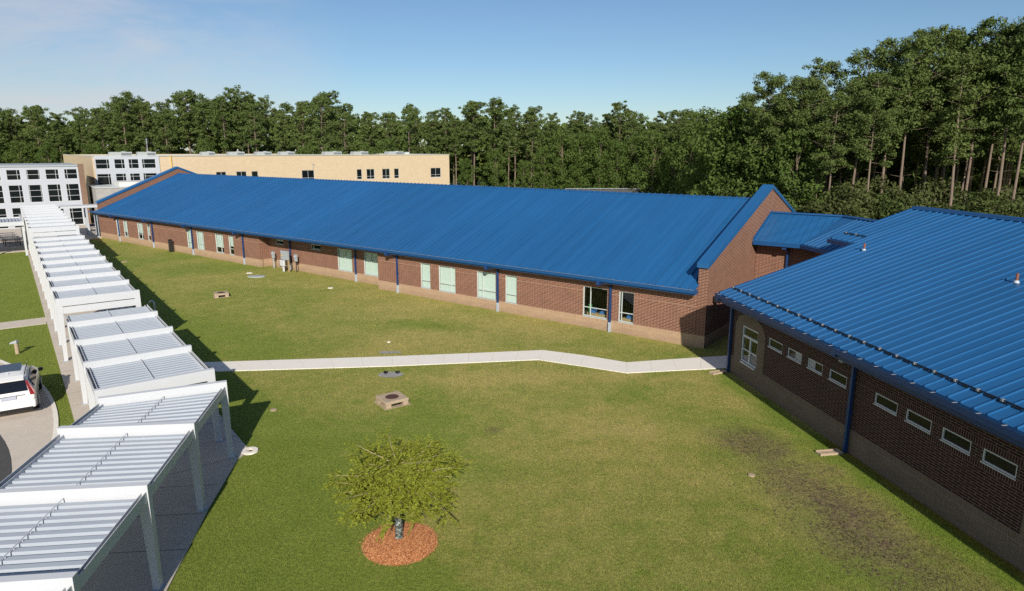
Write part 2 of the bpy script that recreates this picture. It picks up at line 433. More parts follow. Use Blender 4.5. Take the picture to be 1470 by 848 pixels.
tag(jm.build('pavement_joints', M['dark']), kind='structure')
# patio in front of the white building
Pa = (-55.2, 71.6)
slab('patio_pavement', [P2(Pa, 0, 2.2), P2(Pa, 34, 2.2), P2(Pa, 34, -45), P2(Pa, 0, -45)], -.1, .040, M['concrete'])
slab('entrance_pavement', [(-58, 84.0), (-53.2, 82.2), (-48, 93), (-60, 108), (-78, 96), (-70, 80)], -.1, .036, M['concrete'])
# small path leaving the canopy to the left
a = (-30.14, 41.89)
slab('side_path', [(-30.1, 41.6), (-31.2, 43.3), (-46, 32.3), (-45, 30.7)], -.1, .030, M['concrete'])
slab('far_path', [P2((-46.2, 59.5), 0, -1), P2((-46.2, 59.5), .25, -1), P2((-46.2, 59.5), .25, -14), P2((-46.2, 59.5), 0, -14)], -.1, .02, M['concrete'])
# courtyard path
upper = [(-16.35, 33.55), (-6.51, 34.6), (-2.4, 35.15), (1.76, 35.75), (4.0, 34.75), (6.06, 33.55), (8.6, 34.1), (11.9, 34.75), (12.4, 34.85)]
lower = [(-15.0, 32.1), (-6.22, 32.95), (-2.3, 33.5), (1.40, 34.02), (3.5, 33.0), (5.78, 31.85), (8.4, 32.25), (10.85, 32.6), (12.0, 32.75)]
tag_ = slab('courtyard_path', upper + lower[::-1], -.1, .034, M['concrete_b'])
jm = MB()
def lerp(a, b, t): return (a[0]+(b[0]-a[0])*t, a[1]+(b[1]-a[1])*t)
for k in range(len(upper)-1):
    n = max(1, round(math.dist(upper[k], upper[k+1])/1.6))
    for q in range(n):
        a = lerp(upper[k], upper[k+1], q/n); b2 = lerp(lower[k], lower[k+1], q/n)
        a = lerp(a, b2, .01); b2 = lerp(a, b2, .985)
        jm.face([(a[0], a[1], .0375), (b2[0], b2[1], .0375), (b2[0]+.007, b2[1], .0375), (a[0]+.007, a[1], .0375)])
tag(jm.build('path_joints', M['conc_old']), kind='structure')
# driveway loop: concrete ring with an asphalt middle
def arc(c, r, a0, a1, n): return [(c[0]+r*math.cos(R(a0+(a1-a0)*k/n)), c[1]+r*math.sin(R(a0+(a1-a0)*k/n))) for k in range(n+1)]
oc = (-42.2, 9.86); ic = (-32.78, 10.46)
slab('driveway_concrete', arc(oc, 28.17, -40, 90, 60) + [(-80, 38), (-80, -20)], -.1, .035, M['concrete'])
slab('driveway_asphalt', arc(ic, 18.79, -90, 120, 70) + [(-80, 30), (-80, -15)], -.1, .060, M['asphalt'])
slab('driveway_kerb', arc(oc, 28.33, -40, 75, 60) + arc(oc, 28.17, -40, 75, 60)[::-1], -.1, .05, M['concrete_b'])

# ------------------------------------------------------------------ windows
def window(root, fr, t0, t1, z0, z1, vm=(), hm=(), rec=.10, fw=.055, blind_or_reflection=False, mat='frame', pane='glass'):
    f = MB()
    o0, o1 = -rec-.03, -rec+.04
    f.box(fr, t0, t0+fw, o0, o1, z0, z1); f.box(fr, t1-fw, t1, o0, o1, z0, z1)
    f.box(fr, t0+fw, t1-fw, o0, o1, z0, z0+fw); f.box(fr, t0+fw, t1-fw, o0, o1, z1-fw, z1)
    for v in vm: f.box(fr, t0+(t1-t0)*v-.022, t0+(t1-t0)*v+.022, o0+.005, o1-.005, z0+fw, z1-fw)
    for h in hm: f.box(fr, t0+fw, t1-fw, o0+.008, o1-.008, z0+(z1-z0)*h-.022, z0+(z1-z0)*h+.022)
    fo = f.build('window', M[mat], root)
    MB().box(fr, t0+fw*.6, t1-fw*.6, -rec-.012, -rec-.004, z0+fw*.6, z1-fw*.6).build('pane', M[pane], fo)
    if blind_or_reflection:
        zb = z0+.03 if blind_or_reflection is True else z0+(z1-z0)*blind_or_reflection
        MB().box(fr, t0+.02, t1-.02, -rec-.10, -rec-.09, zb, z1-.02).build('blind_or_reflection', M['blind_or_reflection'], fo)
    MB().box(fr, t0-.02, t1+.02, .0, .018, z0-.04, z0-.004).build('sill', M[mat], fo)
    return fo

def downspout(root, fr, t, ztop, off=.12, out=.6, w=.11, boot=.62, elbow=.55, side=1):
    """pipe on the wall with an elbow out to the gutter and a metal boot at the foot"""
    z = ztop-.05
    m_ = MB(); m_.box(fr, t-w/2, t+w/2, off-w/2, off+w/2, boot, z-.30)
    a, b = off-w/2, off+w/2
    t2 = t+side*elbow
    m_.hexa([fr(t-w/2, a, z-.42), fr(t+w/2, a, z-.42), fr(t+w/2, b, z-.42), fr(t-w/2, b, z-.42),
             fr(t2-w/2, out-w/2, z-.16), fr(t2+w/2, out-w/2, z-.16), fr(t2+w/2, out+w/2, z-.16), fr(t2-w/2, out+w/2, z-.16)])
    m_.box(fr, t2-.12, t2+.12, out-.12, out+.12, z-.26, z+.02)
    m_.box(fr, t-w/2-.02, t+w/2+.02, off-w/2-.02, off+w/2+.02, 1.55, 1.61)
    o = m_.build('downspout', M['pipe'], root)
    if boot > .1:
        MB().box(fr, t-w/2-.018, t+w/2+.018, off-w/2-.018, off+w/2+.018, -.05, boot+.004).build('boot', M['galv'], o)
    return o

# ------------------------------------------------------------------ main building
A = (10.83, 36.09); DL = (-.7935, .6085); NI = (.6085, .7935); NO = (-.6085, -.7935)
FM = Fr(A, DL, NO)           # t runs left from right corner
Ls = 79.8
mainb = empty('school_building', (A[0], A[1], 0), 'long red brick classroom building with a blue metal roof and tan brick base', 'building')
wins = [(4.45, 5.48), (6.26, 8.02), (13.23, 14.25), (15.06, 16.81), (18.85, 20.54), (21.39, 22.42)]
winsL = [(48.5, 49.4), (50.38, 51.92), (54.2, 55.67), (56.49, 57.72), (66.1, 66.85), (67.84, 69.31), (71.83, 73.0), (74.08, 74.95)]
REC = 1.0
FR_ = Fr((A[0]+NI[0]*REC, A[1]+NI[1]*REC), DL, NO)     # recessed stretch 27.2..43.9
winsR = [(28.37, 30.15), (31.65, 33.6)]
smallR = [(35.85, 37.28), (41.5, 42.8)]
TB = .72
wz0, wz1 = .70, 2.64
w = MB()
ops = [(a, b, TB, wz1) for a, b in wins]
wall(w, FM, .56, 27.2, TB, 3.55, ops)
wall(w, FM, 43.9, Ls-.5, TB, 3.55, [(a, b, TB, wz1) for a, b in winsL])
wall(w, FR_, 26.95, 44.15, TB, 3.55, [(a, b, TB, wz1) for a, b in winsR] + [(a, b, 2.24, 2.68) for a, b in smallR])
FJ1 = Fr(FM(27.2, 0, 0).xy, NI, (DL[0], DL[1])); FJ2 = Fr(FM(43.9, 0, 0).xy, NI, (-DL[0], -DL[1]))
wall(w, FJ1, .25, REC-.001, TB, 3.5); wall(w, FJ2, .25, REC-.001, TB, 3.5)
w.build('wall', M['brick'], mainb)
# tan brick base, 15 mm proud of the wall above
bs = MB(); FMp = Fr(FM(0, .015, 0).xy, DL, NO); FRp = Fr(FR_(0, .015, 0).xy, DL, NO)
def basewall(fr, t0, t1, z1=TB):
    bs.box(fr, t0, t1, -.28, 0, -.2, z1)
basewall(FMp, -.015, 27.215); basewall(FMp, 43.885, Ls); basewall(FRp, 27.0, 44.1)
bs.box(FJ1, .2, REC, -.2, .015, -.2, TB); bs.box(FJ2, .2, REC, -.2, .015, -.2, TB)
bs.box(Fr(FM(0, 0, 0).xy, NI, (-DL[0], -DL[1])), .3, 20.8, -.28, .015, -.2, TB)
bs.build('base_course', M['tan'], mainb)
# gable walls with raised parapets
def gable(fr, t0, t1, zs, zp, zb, back=20.8, mat='brick_n', nm='gable_wall'):
    mid = back/2
    g = MB()
    pts = [fr(t0, 0, zb), fr(t0, -back, zb), fr(t0, -back, zs), fr(t0, -mid, zp), fr(t0, 0, zs)]
    g.prism(pts, fr(t1, 0, 0)-fr(t0, 0, 0))
    return g.build(nm, M[mat], mainb)
gable(FM, 0, .55, 4.80, 8.62, TB)
gable(FM, Ls-.5, Ls, 4.55, 8.62, TB)
def cap(fr, t0, t1, zs, zp, back=20.8, th=.13):
    c = MB(); mid = back/2; sl = (zp-zs)/mid; e = .12
    for s0, s1, za, zb in ((-e, mid, zs-e*sl, zp), (mid, back+e, zp, zs-e*sl)):
        c.hexa([fr(t0, -s0, za), fr(t1, -s0, za), fr(t1, -s1, zb), fr(t0, -s1, zb),
                fr(t0, -s0, za+th), fr(t1, -s0, za+th), fr(t1, -s1, zb+th), fr(t0, -s1, zb+th)])
        for ta, tb in ((t0-.02, t0), (t1, t1+.02)):
            c.hexa([fr(ta, -s0, za-.13), fr(tb, -s0, za-.13), fr(tb, -s1, zb-.13), fr(ta, -s1, zb-.13),
                    fr(ta, -s0, za+th-.01), fr(tb, -s0, za+th-.01), fr(tb, -s1, zb+th-.01), fr(ta, -s1, zb+th-.01)])
    c.box(fr, t0, t1, e, e+.02, zs-e*sl-.14, zs-e*sl+th-.01)
    return c.build('parapet_cap', M['roof'], mainb)
cap(FM, -.05, .62, 4.80, 8.62); cap(FM, Ls-.56, Ls+.05, 4.55, 8.62)
# roof
RE, RZ0, RM, RZ1 = -.62, 3.42, 10.4, 7.82
def slope(s, z0=RZ0, z1=RZ1, e=RE, m=RM): return z0+(z1-z0)*(s-e)/(m-e)
rf = MB()
def roofplane(mb, fr, t0, t1, s0, z0, s1, z1, th=.09):
    mb.hexa([fr(t0, -s0, z0-th), fr(t1, -s0, z0-th), fr(t1, -s1, z1-th), fr(t0, -s1, z1-th),
             fr(t0, -s0, z0), fr(t1, -s0, z0), fr(t1, -s1, z1), fr(t0, -s1, z1)])
def seams(mb, fr, t0, t1, s0, z0, s1, z1, step=.406, h=.045, wd=.016, clip=None):
    t = t0
    while t <= t1+1e-6:
        a, za, b_, zb = s0, z0, s1, z1
        if clip:
            a, b_ = clip(t); za = z0+(z1-z0)*(a-s0)/(s1-s0); zb = z0+(z1-z0)*(b_-s0)/(s1-s0)
        if b_-a > .15:
            hw = wd/2; q = wd*.46
            mb.hexa([fr(t-hw, -a, za-.01), fr(t+hw, -a, za-.01), fr(t+hw, -b_, zb-.01), fr(t-hw, -b_, zb-.01),
                     fr(t-q, -a, za+h), fr(t+q, -a, za+h), fr(t+q, -b_, zb+h), fr(t-q, -b_, zb+h)])
        t += step
for t0, t1, s0, z0, s1, z1 in ((.50, 79.28, RE, RZ0, 0, slope(0)), (.66, 79.2, 0, slope(0), RM, RZ1)):
    roofplane(rf, FM, t0, t1, s0, z0, s1, z1)
roofplane(rf, FM, .66, 79.2, 21.42, RZ0, RM, RZ1)
seams(rf, FM, .80, 79.1, RE, RZ0, RM, RZ1, wd=.06, h=.08, step=.5)
seams(rf, FM, .80, 79.1, 21.42, RZ0, RM, RZ1, step=.812, wd=.03)
rf.build('roof', M['roof'], mainb)
rc = MB()
rc.hexa([FM(.66, -(RM-.24), slope(RM-.24)+.02), FM(79.2, -(RM-.24), slope(RM-.24)+.02), FM(79.2, -RM-.24, slope(RM-.24)+.02), FM(.66, -RM-.24, slope(RM-.24)+.02),
         FM(.66, -(RM-.20), slope(RM-.2)+.09), FM(79.2, -(RM-.20), slope(RM-.2)+.09), FM(79.2, -RM-.20, slope(RM-.2)+.09), FM(.66, -RM-.20, slope(RM-.2)+.09)])
rc.build('ridge_cap', M['trim'], mainb)
# cricket flashing where the parapet steps down
gt = MB()
gt.box(FM, .46, 79.3, .72, .735, 3.24, 3.42); gt.box(FM, .46, 79.3, .62, .72, 3.22, 3.24); gt.box(FM, .46, 79.3, .60, .615, 3.24, 3.36)
gt.box(FM, .44, .46, .30, .74, 3.20, 3.43); gt.box(FM, 79.3, 79.32, .30, .74, 3.20, 3.43)
gt.box(FM, .46, 79.3, .34, .615, 3.12, 3.335)
gt.build('gutter', M['trim'], mainb)
st = MB(); st.box(FM, .5, 79.2, .695, .742, 3.423, 3.434)
for k in range(98): st.box(FM, .7+k*.8, .75+k*.8, .60, .73, 3.436, 3.445)
st.build('gutter_straps', M['gutter_in'], mainb)
sf = MB(); sf.box(FM, .5, 79.2, -1.0, .34, 3.16, 3.20); sf.build('soffit', M['trim'], mainb)
# back wall, floor slab and ceiling keep the rooms dark
bw = MB(); bw.box(FM, .3, Ls-.3, -20.7, -20.45, 0, 3.5)
bw.build('back_wall', M['brick_n'], mainb)
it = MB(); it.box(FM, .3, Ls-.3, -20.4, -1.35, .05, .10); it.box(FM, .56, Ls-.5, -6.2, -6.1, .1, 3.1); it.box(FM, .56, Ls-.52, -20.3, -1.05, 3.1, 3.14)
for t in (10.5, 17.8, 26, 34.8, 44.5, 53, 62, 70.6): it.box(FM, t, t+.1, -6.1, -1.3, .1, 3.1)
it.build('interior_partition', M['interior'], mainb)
for k, (a, b) in enumerate(wins):
    rev = k in (1, 3, 4)
    blind_or_reflection = False if k < 2 else True
    if b-a > 1.3:
        window(mainb, FM, a, b, wz0+.03, wz1, vm=(.70,) if k in (1, 3) else (.28,), hm=(.30,), blind_or_reflection=blind_or_reflection)
    else:
        window(mainb, FM, a, b, wz0+.03, wz1, vm=(.82,) if k == 0 else (), hm=(.30,), blind_or_reflection=blind_or_reflection)
for k, (a, b) in enumerate(winsL):
    bl = [.42, .30, True, True, .3, .35, .3, True][k]
    window(mainb, FM, a, b, wz0+.03, wz1, vm=(.35,) if b-a > 1.1 else (), hm=(.30,), blind_or_reflection=bl)
for a, b in winsR: window(mainb, FR_, a, b, wz0+.03, wz1, vm=(.5,), hm=(), blind_or_reflection=True)
window(mainb, FR_, *smallR[0], 2.25, 2.67, vm=(.75,)); window(mainb, FR_, *smallR[1], 2.25, 2.67, blind_or_reflection=.6)
for t in (5.98, 14.81, 24.85, 46.58, 56.38, 65.3, 74.06): downspout(mainb, FM, t, 3.3, out=.66, side=1)
for t in (31.07, 40.36): downspout(mainb, FR_, t, 3.3, out=1.2, elbow=.35)
# left entry screen under the roof end
es = MB()
for a in (.05, .75, 1.5): es.box(FM, Ls+a, Ls+a+.10, -.2, -.05, 0, 3.1)
es.box(FM, Ls+.05, Ls+1.6, -.2, -.05, 3.0, 3.2); es.box(FM, Ls+.05, Ls+1.6, -.17, -.09, 0.0, .12)
es.build('entry_screen', M['galv'], mainb)
MB().box(FM, Ls+.15, Ls+1.5, -.14, -.12, .12, 3.0).build('entry_glass', M['darkglass'], mainb)
MB().box(FM, Ls-.06, Ls+1.7, -1.0, .5, 3.22, 3.34).build('entry_roof', M['trim'], mainb)

# things seen through the two clear windows
def crate(t, o, z, w_, d_, h_, mat, name, label, cat):
    c = FM(t, o, z); fr = Fr((c.x, c.y), DL, NO); m_ = MB()
    m_.box(fr, -w_/2, w_/2, -d_/2, d_/2, z, z+.02)
    for a in (-w_/2, w_/2-.015): m_.box(fr, a, a+.015, -d_/2, d_/2, z+.02, z+h_)
    for b_ in (-d_/2, d_/2-.015): m_.box(fr, -w_/2+.015, w_/2-.015, b_, b_+.015, z+.02, z+h_)
    tag(m_.build(name, M[mat], None, (c.x, c.y, z)), label, cat)
def shelf(t, w_, label):
    c = FM(t, -.55, .1); rt = empty('low_bookcase', (c.x, c.y, .1), label, 'bookcase')
    m_ = MB(); fr = Fr((c.x, c.y), DL, NO)
    m_.box(fr, -w_/2, w_/2, -.18, .18, .86, .89)
    m_.build('top', M['tanbox'], rt)
    m_ = MB()
    for a in (-w_/2, -.015, w_/2-.03): m_.box(fr, a, a+.03, -.18, .18, .1, .86)
    m_.box(fr, -w_/2+.03, w_/2-.03, .16, .175, .1, .85); m_.build('side_panel', M['tanbox'], rt)
    m_ = MB(); m_.box(fr, -w_/2+.03, w_/2-.03, -.17, .15, .46, .48); m_.build('shelf', M['tanbox'], rt)
shelf(7.15, 1.5, 'low bookcase just inside the wide clear window at the right end')
shelf(4.95, .9, 'low bookcase just inside the narrow clear window nearest the gable')
crate(7.5, -.5, .892, .34, .26, .22, 'softblue', 'storage_bin', 'blue bin on the bookcase inside the wide clear window, left one', 'bin')
crate(6.85, -.5, .892, .30, .26, .16, 'softblue', 'storage_bin', 'shallow blue bin on the bookcase inside the wide clear window', 'bin')
crate(7.9-.05, -.62, .892, .2, .2, .45, 'softgreen', 'storage_bin', 'tall green bin by the left edge of the wide clear window', 'bin')
crate(4.9, -.5, .892, .40, .26, .20, 'softblue', 'storage_bin', 'blue bin inside the narrow clear window nearest the gable', 'bin')

# floodlight on gable wall
FG = Fr(A, NI, (-DL[0], -DL[1]))     # gable face: t = inward, o = toward the right
c = FG(1.0, .1, 2.75)
fl = empty('wall_floodlight', c, 'black floodlight mounted on the brick gable wall above the shadow', 'light')
MB().box(FG, .9, 1.1, 0, .10, 2.68, 2.88).build('back_box', M['black'], fl)
MB().hexa([FG(.80, .10, 2.60), FG(1.2, .10, 2.60), FG(1.2, .42, 2.54), FG(.80, .42, 2.54), FG(.82, .10, 2.86), FG(1.18, .10, 2.86), FG(1.18, .36, 2.74), FG(.82, .36, 2.74)]).build('lamp_head', M['black'], fl)

# ------------------------------------------------------------------ connecting hallway
hall = empty('connecting_hall', FM(-2, -9, 0), 'low brick link with a bent blue roof between gable wall and right-hand building', 'building')
CS0, CZ0, CSR, CZR = 7.2, 5.42, 10.58, 6.90
k0 = -2.95; k1 = -4.45                     # eave corner and ridge corner t
D2 = (.1562, -.9877); N2I = (.9877, .1562); N2O = (-.9877, -.1562)
h = MB()
# first plane
p_e0, p_e1, p_r0, p_r1 = FM(-.06, -CS0, CZ0), FM(k0, -CS0, CZ0), FM(-.06, -CSR, CZR), FM(k1, -CSR, CZR)
h.prism([p_e0, p_e1, p_r1, p_r0], (0, 0, -.09))
sl1 = (CZR-CZ0)/(CSR-CS0)
t = -.35
while t > k1:
    send = CSR; sst = CS0
    if t < k0: sst = CS0+(k0-t)/(k0-k1)*(CSR-CS0)
    a, b_ = FM(t, -sst, CZ0+(sst-CS0)*sl1), FM(t, -send, CZR)
    ddt = Vector((DL[0], DL[1], 0))*.012
    h.hexa([a-ddt, a+ddt, b_+ddt, b_-ddt, a-ddt*.4+Vector((0, 0, .045)), a+ddt*.4+Vector((0, 0, .045)), b_+ddt*.4+Vector((0, 0, .045)), b_-ddt*.4+Vector((0, 0, .045))])
    t -= .406
# second plane parallel to the right-hand building
d2v = Vector((D2[0], D2[1], 0)); n2v = Vector((N2I[0], N2I[1], 0))
e2 = p_e1+d2v*3.4; r2 = p_r1+d2v*4.6
h.prism([p_e1, e2, r2, p_r1], (0, 0, -.09))
rise = (p_r1-p_e1)
span = (r2-p_e1).dot(n2v)
s2 = rise.z/rise.dot(n2v)
L2 = rise.dot(n2v); off_r = rise.dot(d2v)
k = .25
while k < 4.6+off_r:
    a = p_e1+d2v*k; b_ = a+n2v*L2+Vector((0, 0, rise.z))
    st_ = 0
    if off_r > 0 and k < off_r: b_ = a+(n2v*L2+Vector((0, 0, rise.z)))*(k/off_r)
    if k > 3.4: pass
    dd = d2v*.012; z_ = Vector((0, 0, .045))
    h.hexa([a-dd, a+dd, b_+dd, b_-dd, a-dd*.4+z_, a+dd*.4+z_, b_+dd*.4+z_, b_-dd*.4+z_])
    k += .406
# back slopes
h.prism([p_r0, p_r1, FM(k1-1.5, -(2*CSR-CS0), CZ0), FM(-.06, -(2*CSR-CS0), CZ0)], (0, 0, -.09))
h.prism([p_r1, r2, r2+n2v*3.4-Vector((0, 0, 1.48)), FM(k1-1.5, -(2*CSR-CS0), CZ0)], (0, 0, -.09))
h.build('roof', M['roof_r'], hall)
rc = MB()
for a, b_ in ((p_r0, p_r1), (p_r1, r2)):
    d_ = (b_-a).normalized(); s_ = Vector((-d_.y, d_.x, 0))*.16; z_ = Vector((0, 0, .04))
    rc.hexa([a-s_-z_*0, b_-s_, b_+s_, a+s_, a-s_*.7+z_*2.2, b_-s_*.7+z_*2.2, b_+s_*.7+z_*2.2, a+s_*.7+z_*2.2])
# side flashing against the gable wall
rc.hexa([FM(-.065, -CS0, CZ0-.05), FM(-.02, -CS0, CZ0-.05), FM(-.02, -CSR, CZR-.05), FM(-.065, -CSR, CZR-.05), FM(-.065, -CS0, CZ0+.16), FM(-.02, -CS0, CZ0+.16), FM(-.02, -CSR, CZR+.16), FM(-.065, -CSR, CZR+.16)])
rc.build('ridge_cap', M['trim'], hall)
g = MB()
for a, b_ in ((p_e0, p_e1), (p_e1, e2)):
    d_ = (b_-a).normalized(); o_ = Vector((d_.y, -d_.x, 0))
    if o_.dot(Vector((-.5, -.8, 0))) < 0: o_ = -o_
    def Q(p, o, z): return p+o_*o+Vector((0, 0, z))
    g.hexa([Q(a, .0, -.28), Q(b_, .0, -.28), Q(b_, .16, -.26), Q(a, .16, -.26), Q(a, .0, -.03), Q(b_, .0, -.03), Q(b_, .16, -.03), Q(a, .16, -.03)])
g.build('gutter', M['trim'], hall)
hw_ = MB()
F2 = Fr(FM(0, -(CS0+.8), 0).xy, (-DL[0], -DL[1]), NO)
hw_.prism([F2(.02, 0, TB), F2(3.6, 0, TB), F2(3.6, 0, 5.25), F2(.02, 0, 5.25)], Vector((NI[0], NI[1], 0))*.25)
q = F2(3.6, 0, 0); F3 = Fr((q.x, q.y), D2, N2O)
hw_.prism([F3(0, 0, TB), F3(5.2, 0, TB), F3(5.2, 0, 5.25), F3(0, 0, 5.25)], n2v*.25)
hw_.build('wall', M['brick_n'], hall)
hb = MB(); hb.box(F2, .03, 3.6, -.24, .015, -.1, TB-.003); hb.box(F3, .0, 5.2, -.24, .015, -.1, TB-.003); hb.build('base_course', M['tan'], hall)
hs = MB(); hs.prism([FM(-.06, -CS0-.0, 5.13), FM(k0, -CS0, 5.13), FM(k0-.8, -CS0-1.1, 5.13), FM(-.06, -CS0-1.1, 5.13)], (0, 0, .03)); hs.build('soffit', M['trim'], hall)
downspout(hall, F2, 2.0, 5.3, out=.75, boot=0.05, elbow=-.05)

# ------------------------------------------------------------------ right-hand building
B = (11.03, 32.16)
FB = Fr(B, D2, N2O)       # t runs toward the camera
rb = empty('gymnasium_building', (B[0], B[1], 0), 'brick building with big blue seamed roof, small slit windows and an arched corner window', 'building')
TR = .93; TL = 34
big = (1.0, 2.5, .89, 2.72)
slits = [(3.38, 4.5), (4.92, 5.95), (6.38, 7.37), (7.8, 8.85), (10.38, 11.48), (11.88, 12.96), (13.38, 14.46), (14.86, 15.96)]
w = MB()
def RZ(s): return 4.22+.32*s
opn = [(a, b, 2.35, 2.75) for a, b in slits] + [(21.9, 23.0, 2.35, 2.75), (23.4, 24.5, 2.35, 2.75)]
wall(w, FB, 3.13, 16.35, TR, 3.62, [o for o in opn if o[0] < 16])
wall(w, FB, 19.2, TL, TR, 3.62, [o for o in opn if o[0] > 16])
wall(w, FB, 0, .34, TR, 3.62)
w.prism([FB(0, -.25, TR), FB(0, -7.2, TR), FB(0, -7.2, RZ(7.2)-.12), FB(0, -.25, RZ(.25)-.12)], FB(.25, 0, 0)-FB(0, 0, 0))
w.prism([FB(-2.1, -7.2, TR), FB(-2.1, -16, TR), FB(-2.1, -16, RZ(7)-.12), FB(-2.1, -11.5, RZ(11.5)-.12), FB(-2.1, -7.2, RZ(7.2)-.12)], FB(.25, 0, 0)-FB(0, 0, 0))
w.prism([FB(0.0, -7.2, TR), FB(-2.1, -7.2, TR), FB(-2.1, -7.2, RZ(7.2)-.12), FB(0.0, -7.2, RZ(7.2)-.12)], Vector((N2I[0], N2I[1], 0))*.25)
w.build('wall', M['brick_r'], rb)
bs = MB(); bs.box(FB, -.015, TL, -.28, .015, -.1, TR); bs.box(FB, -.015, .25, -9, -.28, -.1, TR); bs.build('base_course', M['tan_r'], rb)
# tan arched panels round the tall windows
for t0, t1, nm in ((.36, 3.12, 0), (16.36, 19.12, 1)):
    ap = MB(); wo = (t0+.64, t0+2.14, .89+.04, 2.72); fr = Fr(FB(0, .02, 0).xy, D2, N2O)
    N = 14; cx = (t0+t1)/2; hwid = (t1-t0)/2
    def top(t): 
        u = (t-cx)/hwid; return 2.62+.70*math.sqrt(max(0, 1-u*u))
    xs = sorted({t0+(t1-t0)*k/N for k in range(N+1)} | {wo[0], wo[1]})
    for i in range(len(xs)-1):
        a, b_ = xs[i], xs[i+1]; m_ = (a+b_)/2
        if wo[0] < m_ < wo[1]:
            segs = [(lambda q: wo[3], top), (lambda q: .9, lambda q: wo[2])]
        else: segs = [(lambda q: .9, top)]
        for lo, hi in segs:
            ap.face([fr(a, 0, lo(a)), fr(b_, 0, lo(b_)), fr(b_, 0, hi(b_)), fr(a, 0, hi(a))][::-1])
            ap.face([fr(a, -.27, lo(a)), fr(b_, -.27, lo(b_)), fr(b_, -.27, hi(b_)), fr(a, -.27, hi(a))])
        ap.face([fr(a, 0, top(a)), fr(b_, 0, top(b_)), fr(b_, -.27, top(b_)), fr(a, -.27, top(a))])
    for x in (t0, t1): ap.face([fr(x, 0, .9), fr(x, 0, top(x)), fr(x, -.27, top(x)), fr(x, -.27, .9)])
    for x in wo[:2]: ap.face([fr(x, 0, wo[2]), fr(x, 0, wo[3]), fr(x, -.27, wo[3]), fr(x, -.27, wo[2])])
    for z in wo[2:]: ap.face([fr(wo[0], 0, z), fr(wo[1], 0, z), fr(wo[1], -.27, z), fr(wo[0], -.27, z)])
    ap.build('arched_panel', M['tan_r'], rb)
    # brick above arch
    ab = MB(); N2 = 14
    for k in range(N2):
        a = t0+(t1-t0)*k/N2; b_ = t0+(t1-t0)*(k+1)/N2
        for q, fl_ in ((-.006, 1), (-.24, 0)):
            ab.face([FB(a, q, top(a)-.03), FB(b_, q, top(b_)-.03), FB(b_, q, 3.62), FB(a, q, 3.62)][::-1 if fl_ else 1])
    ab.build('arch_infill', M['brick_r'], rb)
    f = MB(); fw = .08; o0, o1 = -.11, -.02
    a, b_, c_, d_ = wo
    f.box(FB, a, a+fw, o0, o1, c_, d_); f.box(FB, b_-fw, b_, o0, o1, c_, d_); f.box(FB, a+fw, b_-fw, o0, o1, c_, c_+fw); f.box(FB, a+fw, b_-fw, o0, o1, d_-fw, d_)
    f.box(FB, a+fw, b_-fw, o0, o1-.01, 2.16, 2.26); m_ = (a+b_)/2
    f.box(FB, m_-.045, m_+.045, o0, o1-.01, c_+fw, 2.16); f.box(FB, a+fw, m_-.045, o0, o1-.02, 1.52, 1.57); f.box(FB, m_+.045, b_-fw, o0, o1-.02, 1.52, 1.57)
    fo = f.build('window', M['framer'], rb)
    MB().box(FB, a+.04, b_-.04, -.075, -.065, c_+.04, d_-.04).build('pane', M['glass'], fo)
    MB().box(FB, a+fw, b_-fw, .0, .06, c_-.07, c_-.004).build('sill', M['framer'], fo)
for k, (a, b_, c_, d_) in enumerate(opn):
    window(rb, FB, a, b_, c_, d_, rec=.06, fw=.045, mat='framer', pane='darkglass')
# pale reflections on two slit panes, painted as grey sheets
for a, b_ in ((5.45, 5.88), (6.45, 6.85)):
    MB().box(FB, a, b_, -.050, -.044, 2.41, 2.69).build('blind_or_reflection', M['grey'], rb)
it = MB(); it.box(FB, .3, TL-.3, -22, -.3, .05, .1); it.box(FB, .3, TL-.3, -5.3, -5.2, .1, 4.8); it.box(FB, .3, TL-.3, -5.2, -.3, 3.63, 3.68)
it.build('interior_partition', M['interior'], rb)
bk = MB(); bk.box(FB, -2, TL, -23, -22.8, 0, 4.2); bk.build('back_wall', M['brick_r'], rb)
rf = MB(); E0s = -.66
roofplane(rf, FB, -.38, TL, E0s, RZ(E0s), 6.6, RZ(6.6))
roofplane(rf, FB, -2.5, TL, 6.6, RZ(6.6), 11.5, RZ(11.5))
roofplane(rf, FB, -2.5, TL, 23.6, RZ(-.6), 11.5, RZ(11.5))
seams(rf, FB, -.30, TL-.1, E0s, RZ(E0s), 11.5, RZ(11.5), step=.45, h=.052, wd=.034)
seams(rf, FB, -2.42, -.5, 6.62, RZ(6.62), 11.5, RZ(11.5), step=.45, h=.052, wd=.034)
rf.build('roof', M['roof_r'], rb)
rc = MB(); zr = RZ(11.5)
rc.hexa([FB(-2.52, -11.22, zr-.05), FB(TL, -11.22, zr-.05), FB(TL, -11.78, zr-.05), FB(-2.52, -11.78, zr-.05), FB(-2.52, -11.30, zr+.09), FB(TL, -11.30, zr+.09), FB(TL, -11.70, zr+.09), FB(-2.52, -11.70, zr+.09)])
rc.build('ridge_cap', M['trim'], rb)
tr = MB()   # rake trims
